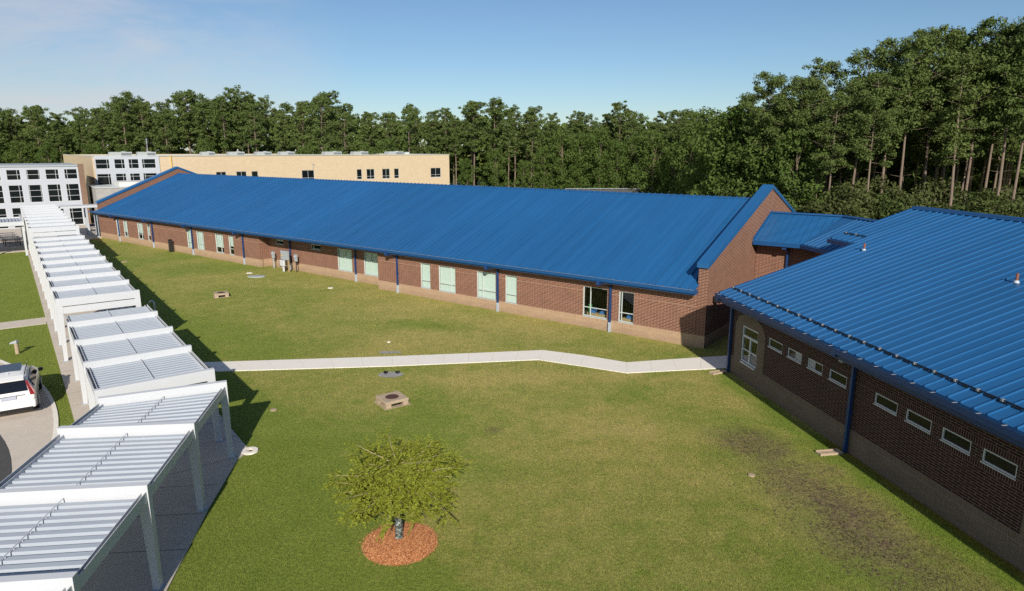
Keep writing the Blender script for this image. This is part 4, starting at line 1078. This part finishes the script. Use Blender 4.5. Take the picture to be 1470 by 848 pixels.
# bench by the entrance
c = (-57.6, 92.0); rt = empty('metal_bench', (*c, 0), 'small dark blue bench beside the glazed entrance', 'bench')
fr = Fr(c, W, (-U[0], -U[1]))
MB().box(fr, -.7, .7, -.2, .2, .44, .48).build('seat', M['pipe'], rt); MB().box(fr, -.7, .7, -.24, -.2, .6, .95).build('backrest', M['pipe'], rt)
for s_ in (-.6, .6): MB().box(fr, s_-.03, s_+.03, -.24, .2, 0.04, .44).build('leg', M['black'], rt)
# chain-link fence on the far field
fc = Fr((12, 150.0), (.995, .03), (0, -1)); rt = empty('chain_link_fence', (30, 151, 0), 'low fence with dark windscreen on the far field below the pines', 'fence')
m_ = MB()
for k in range(16): m_.tube([fc(k*2.6, 0, 0), fc(k*2.6, 0, 2.55)], .06, 6)
m_.build('post', M['galv'], rt)
MB().box(fc, 0, 19.5, .03, .06, .1, 2.35).build('windscreen', M['table'], rt)
m_ = MB(); m_.tube([fc(0, 0, 2.5), fc(39, 0, 2.5)], .05, 6)
for k in range(6): m_.tube([fc(19.6, 0, .3+k*.4), fc(39, 0, .3+k*.4)], .02, 4)
m_.build('rail', M['galv'], rt)

# ------------------------------------------------------------------ car
def car(x, y, ang, label):
    """local frame: t forward, o left"""
    rt = empty('parked_car', (x, y, .035), label, 'car')
    d = (math.cos(ang), math.sin(ang)); fr = Fr((x, y), d, (-d[1], d[0])); G0 = .035
    # stations: t, zlow, zsill half width, belt z, belt hw, roof z, roof hw
    st = [(-2.30, .52, .72, .86, .90, .70, .93, .62), (-2.24, .40, .86, .91, .98, .84, 1.04, .68), (-2.05, .30, .92, .94, 1.02, .82, 1.34, .64), (-1.85, .30, .93, .95, 1.03, .82, 1.54, .63),
          (-1.3, .30, .94, .95, 1.01, .83, 1.62, .63), (-.6, .28, .94, .95, .99, .84, 1.63, .64), (.1, .28, .93, .94, .97, .84, 1.60, .63), (.6, .28, .93, .94, .96, .83, 1.50, .60),
          (1.05, .30, .94, .94, .96, .82, 1.24, .60), (1.40, .30, .94, .93, .97, .80, 1.02, .70), (1.9, .32, .93, .90, .93, .78, .95, .66), (2.20, .38, .84, .82, .82, .68, .85, .55), (2.30, .48, .66, .66, .69, .55, .72, .40)]
    m_ = MB(); ring = []
    for t, zl, hl, hb, zb, hs, zr, hr in st:
        half = [(0, zl), (hl*.7, zl), (hl, zl+.16), (hb, (zl+zb)/2+.08), (hb-.03, zb), (hs*.5+hb*.5-.02, zb+(zr-zb)*.12), ((hr+.04), zr-(zr-zb)*.14 if zr-zb > .1 else zr-.01), (hr*.86, zr-.01), (0, zr+.02)]
        pts = half+[(-a, z) for a, z in half[-2:0:-1]]
        i0 = len(m_.v); m_.v += [fr(t, a, z+G0) for a, z in pts]; ring.append((i0, len(pts)))
    n = ring[0][1]
    for k in range(len(ring)-1):
        a, b_ = ring[k][0], ring[k+1][0]
        for q in range(n):
            q2 = (q+1) % n; m_.f.append((a+q, a+q2, b_+q2, b_+q)); m_.m.append(0)
    m_.f.append(tuple(ring[0][0]+q for q in range(n))[::-1]); m_.m.append(0)
    m_.f.append(tuple(ring[-1][0]+q for q in range(n))); m_.m.append(0)
    body = m_.build('body', M['carwhite'], rt, smooth=True)
    sb = body.modifiers.new('s', 'SUBSURF'); sb.levels = 2; sb.render_levels = 2
    # rear glass
    def P(t, a, z): return fr(t, a, z+G0)
    g = MB(); g.prism([P(-2.215, -.68, 1.06), P(-2.215, .68, 1.06), P(-1.93, .60, 1.47), P(-1.93, -.60, 1.47)], (P(-2.215, 0, .015)-P(-2.19, 0, 0)))
    g.build('rear_window', M['carglass'], rt)
    # spoiler over rear glass
    MB().hexa([P(-2.08, -.60, 1.49), P(-2.08, .60, 1.49), P(-1.7, .62, 1.57), P(-1.7, -.62, 1.57), P(-2.10, -.58, 1.54), P(-2.10, .58, 1.54), P(-1.7, .58, 1.635), P(-1.7, -.58, 1.635)]).build('spoiler', M['carwhite'], rt, bevel=.02)
    for s_ in (-1, 1):
        g = MB(); g.prism([P(-1.75, s_*.885, 1.10), P(-1.65, s_*.735, 1.42), P(.35, s_*.73, 1.46), P(1.15, s_*.865, 1.07)], (P(0, s_*.035, .0)-P(0, 0, 0)))
        g.build('side_window', M['carglass'], rt)
        g = MB(); g.prism([P(-1.98, s_*.625, 1.46), P(-2.25, s_*.72, 1.08), P(-2.27, s_*.74, .90), P(-2.25, s_*.90, .90), P(-2.19, s_*.90, 1.03), P(-1.98, s_*.69, 1.44)], (P(-.04, 0, 0)-P(0, 0, 0)))
        g.build('tail_light', M['tail'], rt)
        MB().box(fr, -2.36, -2.28, min(s_*.62, s_*.82), max(s_*.62, s_*.82), G0+.52, G0+.60).build('reflector', M['tail'], rt)
        MB().hexa([P(.75, s_*.95, 1.0), P(.95, s_*.95, 1.0), P(.95, s_*1.13, 1.02), P(.78, s_*1.13, 1.02), P(.78, s_*.95, 1.16), P(.92, s_*.95, 1.16), P(.92, s_*1.12, 1.16), P(.80, s_*1.12, 1.16)]).build('mirror', M['black'], rt, bevel=.03)
        MB().tube([P(-1.5, s_*.60, 1.59), P(-1.4, s_*.61, 1.66), P(.1, s_*.62, 1.65), P(.3, s_*.61, 1.58)], .02, 6).build('roof_rail', M['black'], rt)
        for tt in (-1.38, 1.38):
            w_ = MB(); c = [P(tt, s_*.70, .36), P(tt, s_*.95, .36)]; w_.tube(c, .36, 28); wo_ = w_.build('wheel', M['black'], rt, bevel=.03)
            MB().tube([P(tt, s_*.951, .36), P(tt, s_*.965, .36)], .23, 24).build('rim', M['galv'], wo_)
    MB().hexa([P(-2.40, -.88, .36), P(-2.40, .88, .36), P(-2.0, .93, .30), P(-2.0, -.93, .30), P(-2.38, -.90, .62), P(-2.38, .90, .62), P(-2.0, .955, .66), P(-2.0, -.955, .66)]).build('bumper', M['carwhite'], rt, bevel=.05)
    MB().box(fr, -2.395, -2.2, -.78, .78, G0+.30, G0+.42).build('bumper_trim', M['black'], rt)
    MB().box(fr, -2.345, -2.325, -.26, .26, G0+.80, G0+.93).build('number_plate', M['plate'], rt)
    MB().box(fr, -2.34, -2.29, -.55, .55, G0+.93, G0+.955).build('chrome_strip', M['chrome'], rt)
    MB().box(fr, -.9, .35, -.42, .42, G0+1.628, G0+1.642).build('sunroof', M['carglass'], rt)
    MB().tube([P(-1.2, 0, 1.62), P(-1.35, 0, 1.70)], .02, 6).build('aerial', M['carwhite'], rt)
    return rt
m, nt, b = newmat('white_car_paint'); b.inputs['Base Color'].default_value = (.74, .74, .73, 1); b.inputs['Roughness'].default_value = .3; b.inputs['Coat Weight'].default_value = .6; M['carwhite'] = m
n_ = noise_(nt, 2.2, 5, pos(nt)); nt.links.new(mix(nt, n_, (.70, .70, .68), (.78, .78, .77)), b.inputs['Base Color'])
M['carglass'] = simple('car_glass', (.008, .010, .014), .06, .3, 2, 0, .7)
M['tail'] = simple('tail_lamp', (.26, .02, .025), .2, .25, 6)
M['plate'] = simple('plate', (.40, .43, .52), .5, .15, 20)
M['chrome'] = simple('chrome', (.5, .5, .52), .2, .1, 4, .9)
fwd = (-.545, .838)
rc_ = (-20.15, 26.55)      # rear right corner region
cx_ = rc_[0] + fwd[0]*2.3 - .90*fwd[1]; cy_ = rc_[1] + fwd[1]*2.3 + .90*fwd[0]
car(cx_, cy_, math.atan2(fwd[1], fwd[0]), 'white estate car seen from behind, parked on the loop driveway')

# ------------------------------------------------------------------ young tree in the mulch ring
tx, ty = -3.25, 17.23
m_ = MB(); N = 64; base = (-3.2, 17.08)
prof = [(0, .10), (.35, .09), (.7, .065), (.95, .03), (1.06, .0)]
vs0 = len(m_.v)
for r, z in prof:
    for k in range(N):
        a = 6.283*k/N; rr = r*(1+.05*noise.noise(Vector((math.cos(a)*2, math.sin(a)*2, 1)))); m_.v.append(Vector((base[0]+rr*math.cos(a), base[1]+rr*math.sin(a), z)))
for q in range(len(prof)-1):
    for k in range(N): a = vs0+q*N+k; b_ = vs0+q*N+(k+1) % N; m_.f.append((a, b_, b_+N, a+N)); m_.m.append(0)
mo = m_.build('mulch_ring', M['mulch']); tag(mo, 'round ring of orange wood-chip mulch under the young tree', 'mulch')
ch = MB()
for k in range(4500):
    a = random.random()*6.283; r = 1.08*math.sqrt(random.random()) if k % 9 else 1.0+abs(random.gauss(0, .09)); z = .10-.09*(r/1.06)**2; c = Vector((base[0]+r*math.cos(a), base[1]+r*math.sin(a), max(z, .004)+.012))
    an = random.random()*3.14; d = Vector((math.cos(an), math.sin(an), random.uniform(-.3, .3)))*random.uniform(.012, .03); e = Vector((-math.sin(an), math.cos(an), random.uniform(-.4, .4)))*random.uniform(.004, .009)
    ch.face([c-d-e, c+d-e, c+d+e, c-d+e])
ch.build('wood_chips', M['mulch'], mo, uv=False)['kind'] = 'stuff'

yt = empty('young_tree', (tx, ty, 0), 'young tree with feathery yellow-green foliage and a dark trunk guard, alone on the lawn', 'tree')
rng = random.Random(11)
trk = MB(); trk.tube([(tx, ty, .05), (tx-.02, ty, .8), (tx-.06, ty+.02, 1.2), (tx-.04, ty, 1.7), (tx, ty+.02, 2.05), (tx+.03, ty, 2.3)], [.085, .07, .06, .05, .03, .012], 10)
trk.build('trunk', M['twig'], yt, smooth=True)
m_ = MB(); m_.lathe((tx, ty), [(.13, .08), (.105, .2), (.118, .5), (.10, .70), (.075, .72)], 18); tg = m_.build('trunk_guard', M['guard'] if 'guard' in M else M['black'], yt, smooth=True)
lv = MB(); br = MB()
def spray(p, d, length):
    """a drooping twig carrying leaflets"""
    n = int(length/.035); q = p.copy(); dd = d.copy()
    for k in range(n):
        dd = (dd+Vector((rng.gauss(0, .05), rng.gauss(0, .05), -.028))).normalized(); q = q+dd*.035
        side = dd.cross(Vector((0, 0, 1)))
        if side.length < .1: side = Vector((1, 0, 0))
        side.normalize()
        for s_ in (-1, 1):
            l = rng.uniform(.045, .085); w_ = .013
            t_ = (side*s_+dd*.6+Vector((0, 0, rng.uniform(-.5, .35)))).normalized()*l
            up = Vector((rng.gauss(0, .6), rng.gauss(0, .6), 1)).normalized(); e = t_.cross(up).normalized()*w_
            lv.face([q-e, q+t_*.5-e*1.2, q+t_, q+t_*.5+e*1.2, q+e][:5])
for k in range(100):
    u = rng.random(); z0 = 1.36+1.0*u**.9
    a = rng.random()*6.283 if k > 12 else k*6.283/13
    Lb = (1.88*(1-.30*u**2))*rng.uniform(.45, 1.10)
    if z0 < 1.45: Lb *= .82
    p = Vector((tx, ty, z0)); d = Vector((math.cos(a), math.sin(a), rng.uniform(.08, .32)+(.12 if u > .85 else 0))).normalized()
    pts = [p.copy()]; n = 9
    for q in range(n):
        d = (d+Vector((rng.gauss(0, .09), rng.gauss(0, .09), -.020+rng.gauss(0, .05)))).normalized(); p = p+d*(Lb/n); pts.append(p.copy())
        if q >= 1:
            for r_ in range(4):
                sd = Vector((rng.gauss(0, 1), rng.gauss(0, 1), rng.uniform(-.5, .5))).normalized(); spray(p+sd*.02, (d*.7+sd).normalized(), rng.uniform(.22, .48))
    br.tube(pts, [.015*(1-q/(n+2)) for q in range(n+1)], 5)
for a, z0, L_ in ((3.6, 1.05, 1.1), (3.3, .95, .8), (3.7, 1.0, .85), (-.5, 1.5, 1.5), (-.2, 1.9, 1.6)):     # bare pale twigs
    p = Vector((tx, ty, z0)); d = Vector((math.cos(a), math.sin(a), .25)).normalized(); pts = [p]
    for q in range(6): d = (d+Vector((rng.gauss(0, .05), rng.gauss(0, .05), -.04))).normalized(); p = p+d*L_/6; pts.append(p)
    br.tube(pts, [.018*(1-q/8) for q in range(7)], 5)
br.build('limbs', M['twig'], yt, uv=False); lv.build('crown', M['cypress'], yt, uv=False)

# ------------------------------------------------------------------ forest
def leafquads(mb, c, rx, rz, n, size, rg, hollow=.35, flat=.5):
    for _ in range(n):
        v = Vector((rg.gauss(0, 1), rg.gauss(0, 1), rg.gauss(0, 1)))
        if v.length < 1e-3: continue
        v.normalize(); r = hollow+(1-hollow)*rg.random()**.6
        p = c+Vector((v.x*rx*r, v.y*rx*r, v.z*rz*r))
        nrm = (v*.8+Vector((rg.gauss(0, .6), rg.gauss(0, .6), rg.gauss(0, .5)+flat))).normalized()
        a = nrm.orthogonal().normalized(); b_ = nrm.cross(a); an = rg.random()*6.283
        a, b_ = a*math.cos(an)+b_*math.sin(an), b_*math.cos(an)-a*math.sin(an)
        s_ = size*rg.uniform(.6, 1.3); a *= s_; b_ *= s_*rg.uniform(.35, .8)
        mb.face([p-a-b_*.3, p-b_, p+a+b_*.2, p+b_*.9])

PROTO = {}
def pine(seed, h, cb, Rm, nb, nq, ls):
    rg = random.Random(seed); tr = MB(); cr = MB()
    lean = Vector((rg.uniform(-.02, .02), rg.uniform(-.02, .02), 0))*h
    def axis(z): u = z/h; return Vector((lean.x*u*u+.12*math.sin(u*5+seed), lean.y*u*u+.12*math.cos(u*4+seed), z))
    zz = [0, .3, h*.15, h*.3, h*.45, h*.6, h*.75, h*.88, h*.97]; rr = [.27, .21, .19, .17, .145, .12, .09, .05, .02]
    tr.tube([axis(z) for z in zz], rr, 9)
    for _ in range(7):      # dead stubs
        z = h*rg.uniform(.22, cb+.1); a = rg.random()*6.283; p = axis(z); tr.tube([p, p+Vector((math.cos(a), math.sin(a), .15))*rg.uniform(.4, 1.6)], [.03, .01], 4)
    top = rg.uniform(.28, .5); hole = rg.uniform(.3, .8)
    for k in range(nb):
        u = (k+rg.random())/nb; z = h*(cb+(.985-cb)*u**.95)
        sh = math.sqrt(max(0, 1-((u-top)/(1.03-top))**2)) if u > top else .45+.55*(u/top)
        L_ = Rm*max(.14, sh)*rg.uniform(.35, 1.12); a = k*2.4+rg.uniform(-.8, .8)
        p = axis(z); rise = rg.uniform(-.12, .35)+u*.45
        e = p+Vector((math.cos(a)*L_, math.sin(a)*L_, rise*L_*.8)); mdl = p.lerp(e, .5)+Vector((0, 0, -.06*L_))
        tr.tube([p, mdl, e], [.045, .03, .012], 4, caps=False)
        if rg.random() < .08: continue
        if abs(u-hole) < .05 and rg.random() < .4: continue
        m = max(1, int(L_/(Rm*.30)))
        for q in range(m+1):
            f = 1-q*.27
            if f < .3: break
            c = p.lerp(e, f)+Vector((rg.gauss(0, .35), rg.gauss(0, .35), .15+rg.gauss(0, .25)))
            s_ = rg.uniform(.6, 1.25)*(Rm*.235)
            leafquads(cr, c, s_, s_*rg.uniform(.5, .85), int(nq*rg.uniform(.6, 1.3)), ls, rg, .15, .4)
    return tr, cr
def broad(seed, h, Rm, nl, nq, ls, z0=.08):
    rg = random.Random(seed); tr = MB(); cr = MB()
    tr.tube([(0, 0, 0), (.1, 0, h*.3), (0, .15, h*.6), (0, 0, h*.85)], [.24, .18, .11, .03], 8)
    for k in range(nl):
        u = (k+rg.random())/nl; z = h*(z0+(1-z0)*u)
        sh = math.sqrt(max(.05, 1-((u-.42)/.62)**2)); a = k*2.4+rg.uniform(-.6, .6)
        r = Rm*sh*rg.uniform(.35, .98); c = Vector((math.cos(a)*r, math.sin(a)*r, z*.96))
        if k % 3 == 0: tr.tube([(0, 0, max(.5, z*.7)), tuple(c)], [.06, .02], 4, caps=False)
        s_ = Rm*rg.uniform(.22, .38)
        leafquads(cr, c, s_, s_*.75, nq, ls, rg, .45, .35)
    return tr, cr
def proto(key, fn, *a, leaf='pine'):
    tr, cr = fn(*a); 
    tmp = []
    for nm, mb_, mt in (('trunk', tr, M['bark']), ('crown', cr, M[leaf])):
        me = bpy.data.meshes.new(key+'_'+nm); me.from_pydata([tuple(v) for v in mb_.v], [], mb_.f); me.materials.append(mt)
        if nm == 'trunk': me.polygons.foreach_set('use_smooth', [True]*len(mb_.f))
        me.update(); tmp.append(me)
    PROTO[key] = (tmp, a[1])
for k in range(5): proto('tallpine%d' % k, pine, 20+k, 25., .46+.05*(k % 3), 4.3, 52, 110, .17)
for k in range(8): proto('farpine%d' % k, pine, 40+k, 22., [.34, .42, .5, .38, .30, .46, .40, .52][k], [3.7, 3.2, 3.9, 2.9, 3.5, 3.1, 4.1, 3.4][k], 46, 62, .215)
for k in range(4): proto('oak%d' % k, broad, 60+k, 14., 4.3, 46, 120, .22, leaf='oak')
for k in range(3): proto('bush%d' % k, broad, 70+k, 6., 3.0, 30, 100, .18, .02, leaf='bushleaf')

def tree(name, key, x, y, h, label, cat='tree', group=None, wx=1., rot=None):
    (tm, cm), h0 = PROTO[key]
    o = bpy.data.objects.new(name, None); COL.objects.link(o); o.location = (x, y, 0); s_ = h/h0
    o.scale = (s_*wx, s_*wx, s_); o.rotation_euler = (0, 0, random.random()*6.283 if rot is None else rot)
    tag(o, label, cat, group)
    for nm, me in (('trunk', tm), ('crown', cm)):
        c = bpy.data.objects.new(nm, me); COL.objects.link(c); c.parent = o
    return o

# the wood's skyline: a = x/y bearing, e = rise of the tree tops above 11 m per metre of distance
SKY = [(-.95, .062), (-.80, .063), (-.741, .0635), (-.681, .0616), (-.631, .0557), (-.553, .0781), (-.498, .0732), (-.472, .0781), (-.401, .0858), (-.367, .0703), (-.317, .0655), (-.266, .0781),
       (-.192, .050), (-.146, .0635), (-.096, .0587), (-.025, .0703), (.015, .0557), (.096, .0557), (.126, .0480), (.156, .0655), (.187, .0510), (.247, .0557), (.278, .0540), (.318, .0645), (.349, .0751),
       (.371, .064), (.383, .0867), (.417, .104), (.449, .122), (.485, .100), (.505, .140), (.522, .126), (.535, .147), (.563, .157), (.588, .157), (.613, .170), (.636, .159), (.674, .177), (.70, .167), (.722, .180), (.80, .18), (1.0, .18)]
FRONT = [(-.95, 215), (-.74, 200), (-.45, 190), (-.2, 182), (0, 172), (.18, 162), (.27, 135), (.31, 100), (.36, 84), (.42, 78), (.55, 76), (.72, 72), (1.0, 62)]
def interp(tb, a):
    if a <= tb[0][0]: return tb[0][1]
    for (a0, v0), (a1, v1) in zip(tb, tb[1:]):
        if a <= a1: return v0+(v1-v0)*(a-a0)/(a1-a0)
    return tb[-1][1]
rg = random.Random(5)
# trees that stand out on the skyline
STAND = [(-.553, 'rounded pine standing above its neighbours behind the left glazed building'), (-.401, 'tallest rounded pine on the left skyline, above the cream roof'), (-.266, 'open-crowned pine poking above the wood, over the cream building'),
         (-.096, 'layered pine above the right-hand half of the cream building'), (-.025, 'broad pine just right of the cream building end'), (.156, 'knobbly pine above the middle of the blue ridge'), (.349, 'pine at the left shoulder of the tall right-hand wood'), (-.472, 'pine right of the rounded left pine on the skyline')]
npine = 0
for a, lab in STAND:
    Y = interp(FRONT, a)+4; e = interp(SKY, a); tree('pine_tree', 'farpine%d' % (npine % 8), a*Y, Y, 11+e*Y, lab, group='pines in the wood', wx=1.0); npine += 1
a = -.93
GL = {'far': 'pine among the close-set trees of the long wood behind the buildings', 'mid': 'pine inside the wood, its crown filling in behind the front trees', 'right': 'pine deep in the tall right-hand wood, half hidden by the front trunks'}
for row in range(3):
    a = -.92+row*.013
    while a < .34:
        Y = interp(FRONT, a)+row*9+rg.uniform(-3, 3); e = interp(SKY, a)
        h = (11+e*Y)*rg.uniform(.80, .985)+(1 if row else 0)
        if min(abs(a-s[0]) for s in STAND) < .012 and row == 0: a += .02; continue
        tree('pine_tree', 'farpine%d' % rg.randrange(8), a*Y, Y, h, GL['far'] if row == 0 else GL['mid'], group='pines in the wood', wx=rg.uniform(.85, 1.15))
        a += rg.uniform(.026, .036)*(1.0 if row < 2 else 1.3)
# tall pines at the right, each with its long bare trunk
TALL = [(.371, 84, .105, 'slim pine just right of the gable peak, rising from dense leaves'), (.417, 82, .104, 'spreading pine whose dark crown tops the left shoulder of the right-hand wood'), (.449, 83, .122, 'rounded pine left of the airy see-through pine'),
        (.505, 80, .140, 'airy pine with sky showing through its branches'), (.470, 76, .075, 'shorter pine with a bare lower trunk, in front of the airy pine'), (.548, 80, .150, 'dense tall pine left of the leaning pine'), (.530, 74, .110, 'pine with a bare pale trunk below the dense tall crown'),
        (.575, 76, .157, 'leaning tall pine with the longest bare trunk, above the near ridge end'), (.613, 79, .170, 'highest round-topped pine right of the leaning one'), (.640, 82, .158, 'pine behind the twin bare trunks in the right-hand wood'),
        (.674, 77, .177, 'tall pine with bright lit crown near the right edge'), (.705, 80, .166, 'pine between the last two tall crowns at the right edge'), (.722, 74, .182, 'tall pine cut by the right edge of the photo'), (.655, 74, .135, 'bare-trunked pine in front of the dark gap at the right'), (.745, 73, .18, 'first pine outside the right edge of the picture')]
for k, (a, Y, e, lab) in enumerate(TALL):
    tree('pine_tree', 'tallpine%d' % (k % 5), a*Y, Y, 11+e*Y*.965, lab, group='tall pines at the right', wx=[1, 1.1, .9, .95][k % 4])
for row in range(4):
    a = .40+row*.012
    while a < .95:
        Y = interp(FRONT, a)+10+row*8+rg.uniform(-2, 2); e = interp(SKY, a)
        tree('pine_tree', 'tallpine%d' % rg.randrange(5), a*Y, Y, (11+e*Y)*rg.uniform(.70, .88), GL['right'], group='tall pines at the right')
        a += rg.uniform(.035, .055)
# broadleaved trees filling the edge
a = -.93
while a < .34:
    Y = interp(FRONT, a)-6+rg.uniform(-2, 2)
    hh = rg.uniform(8.5, 14) if a < .05 else rg.uniform(11, 16)
    tree('broadleaf_tree', 'oak%d' % rg.randrange(4), a*Y, Y, hh, 'low leafy tree at the foot of the long wood behind the buildings', group='leafy trees along the wood edge', wx=rg.uniform(.8, 1.1))
    a += rg.uniform(.030, .045) if a < .0 else rg.uniform(.022, .032)
OAKS = [(.285, 118, .058, 'dark broadleaf tree where the wood steps nearer, above the ridge end'), (.305, 100, .052, 'bright-leaved tree left of the gable peak'), (.325, 92, .058, 'full leafy tree directly behind the gable peak'), (.348, 88, .060, 'tall leafy tree right of the gable peak'),
        (.372, 86, .050, 'leafy tree below the spreading pine'), (.395, 84, .040, 'leafy tree in front of the spreading pine'), (.42, 80, .032, 'rounded leafy tree left of the bare-trunked pines')]
for k, (a, Y, e, lab) in enumerate(OAKS): tree('broadleaf_tree', 'oak%d' % (k % 4), a*Y, Y, 11+e*Y, lab, group='leafy trees along the wood edge', wx=1.0)
a = .30
while a < .95:
    for row in range(2):
        Y = interp(FRONT, a)-5+row*9+rg.uniform(-2, 2)
        tree('leafy_bush', 'bush%d' % rg.randrange(3), a*Y+rg.uniform(-1, 1), Y, rg.uniform(4.5, 8.0), 'leafy bush in the undergrowth below the right-hand pines', 'bush', 'bushes below the pines', wx=rg.uniform(.8, 1.2))
    a += .030
# deep wood behind: one mass
dm = MB(); r2_ = random.Random(9)
a = -1.05
while a < 1.05:
    Yb = interp(FRONT, a)+(34 if a < .3 else 42); e = interp(SKY, a); top = (11+e*Yb)*.80 if a < .36 else 17
    for k in range(26):
        Y = Yb+r2_.uniform(0, 12); c = Vector((a*Y+r2_.uniform(-2, 2), Y, r2_.uniform(1, top)))
        leafquads(dm, c, 2.6, 1.8, 26, .95, r2_, .2, .3)
    a += .014
tag(dm.build('woodland_mass', M['oak'], uv=False), 'dense far wood closing off the view behind all the single trees', 'woodland', None, 'stuff')

# ------------------------------------------------------------------ grass blades standing on the lawn sheet
import numpy as np
def inside(x, y, poly):
    c = np.zeros(len(x), bool); n = len(poly)
    for k in range(n):
        x0, y0 = poly[k]; x1, y1 = poly[(k+1) % n]
        if y0 == y1: continue
        c ^= ((y0 > y) != (y1 > y)) & (x < (x1-x0)*(y-y0)/(y1-y0)+x0)
    return c
rs = np.random.RandomState(3)
def blades(n, x0, x1, y0, y1, L, wd, avoid):
    x = rs.uniform(x0, x1, n); y = rs.uniform(y0, y1, n)
    keep = np.ones(n, bool)
    for p in avoid: keep &= ~inside(x, y, p)
    keep &= (x+3.2)**2+(y-17.08)**2 > 1.02**2
    keep &= ((x-11.03)*.9877+(y-32.16)*.1562 < -.03) | (y > 33)
    keep &= ((x-10.83)*.6085+(y-36.09)*.7935 < -.05)
    keep &= (np.abs(x/y) < .86)
    x, y = x[keep], y[keep]; n = len(x)
    # thinner where the turf is worn by the right-hand wall
    q = ((x-10.0)/2.2)**2+((y-19.0)/5.6)**2
    k2 = (rs.rand(n) < np.clip(q, .25, 1)); x, y = x[k2], y[k2]; n = len(x)
    a = rs.uniform(0, 2*np.pi, n); ln = L*rs.uniform(.5, 1.25, n); tilt = rs.uniform(.15, 1.25, n); b = rs.uniform(0, 2*np.pi, n)
    dx, dy, dz = np.cos(b)*np.sin(tilt)*ln, np.sin(b)*np.sin(tilt)*ln, np.cos(tilt)*ln
    wx, wy = np.cos(a)*wd, np.sin(a)*wd
    V = np.empty((n, 3, 3)); V[:, 0] = np.stack([x-wx, y-wy, np.full(n, -.002)], 1); V[:, 1] = np.stack([x+wx, y+wy, np.full(n, -.002)], 1); V[:, 2] = np.stack([x+dx, y+dy, dz], 1)
    return V.reshape(-1, 3)
court = [tuple(p) for p in upper+lower[::-1]]
drive = arc(oc, 28.35, -40, 90, 60)+[(-80, 38), (-80, -20)]
side = [(-30.1, 41.6), (-31.2, 43.3), (-46, 32.3), (-45, 30.7)]
av = [walk, court, drive, side]
V = np.concatenate([blades(330000, -10, 15, 12.5, 24, .050, .0065, av), blades(170000, -32, 14, 24, 36, .055, .009, av), blades(110000, -40, 12, 36, 60, .06, .013, av)])
n = len(V)//3; me = bpy.data.meshes.new('grass_blades'); me.vertices.add(len(V)); me.vertices.foreach_set('co', V.astype(np.float32).ravel())
me.loops.add(len(V)); me.loops.foreach_set('vertex_index', np.arange(len(V), dtype=np.int32)); me.polygons.add(n)
me.polygons.foreach_set('loop_start', np.arange(0, len(V), 3, dtype=np.int32)); me.polygons.foreach_set('loop_total', np.full(n, 3, np.int32)); me.update(calc_edges=True)
me.materials.append(M['lawn']); go = bpy.data.objects.new('grass', me); COL.objects.link(go)
tag(go, 'short mown grass blades of the courtyard lawn', 'grass', None, 'stuff')

# ------------------------------------------------------------------ sky, sun, camera
sun_el = math.atan2(1, 1.89); sx, sy = .21, -1.88
az = math.atan2(sx, sy)         # azimuth from +Y toward +X
w = bpy.data.worlds.new('World'); S.world = w; w.use_nodes = True; nt = w.node_tree
bg = nt.nodes['Background']; sky = nt.nodes.new('ShaderNodeTexSky'); sky.sky_type = 'NISHITA'; sky.sun_disc = False
sky.sun_elevation = sun_el; sky.sun_rotation = az; sky.air_density = 1.0; sky.dust_density = .15; sky.ozone_density = 5.0
tc = nt.nodes.new('ShaderNodeTexCoord').outputs['Generated']
mp = nt.nodes.new('ShaderNodeMapping'); nt.links.new(tc, mp.inputs[0]); mp.inputs['Scale'].default_value = (1.6, 1.6, 6.5); mp.inputs['Rotation'].default_value = (0, R(-18), 0)
n1 = noise_(nt, 1.5, 7, mp.outputs[0], .62, .35)
sp = nt.nodes.new('ShaderNodeSeparateXYZ'); nt.links.new(tc, sp.inputs[0])
cl = nt.nodes.new('ShaderNodeMapRange'); nt.links.new(n1, cl.inputs[0]); cl.inputs[1].default_value = .36; cl.inputs[2].default_value = .60; cl.inputs[3].default_value = .05; cl.inputs[4].default_value = .85
lf = nt.nodes.new('ShaderNodeMapRange'); nt.links.new(sp.outputs[0], lf.inputs[0]); lf.inputs[1].default_value = -.22; lf.inputs[2].default_value = -.5; lf.inputs[3].default_value = 0.0; lf.inputs[4].default_value = 1
cf = math_(nt, 'MULTIPLY', cl.outputs[0], lf.outputs[0])
skc = mix(nt, 1, sky.outputs[0], (.93, .93, .92), 'MULTIPLY')
col = mix(nt, cf, skc, (6.4, 6.5, 7.0))
nt.links.new(col, bg.inputs[0]); bg.inputs[1].default_value = .080
sl = bpy.data.lights.new('sun', 'SUN'); sl.energy = 4.6; sl.angle = R(.55); sl.color = (1, .93, .82)
so = bpy.data.objects.new('sun', sl); COL.objects.link(so)
so.rotation_euler = Vector((sx, sy, 1)).normalized().to_track_quat('Z', 'Y').to_euler(); so.location = (20, -60, 60)

cam = bpy.data.cameras.new('camera'); co = bpy.data.objects.new('camera', cam); COL.objects.link(co); S.camera = co
cam.sensor_width = 36; cam.lens = 955/1470*36; cam.clip_end = 5000; cam.clip_start = .1
co.location = (0, 0, 11); co.rotation_euler = (R(90)-math.atan(209.5/955), 0, 0)
S.view_settings.view_transform = 'Standard'; S.view_settings.look = 'None'; S.view_settings.exposure = .30; S.view_settings.gamma = 1
S.cycles.max_bounces = 6; S.cycles.transparent_max_bounces = 8; S.cycles.use_denoising = False
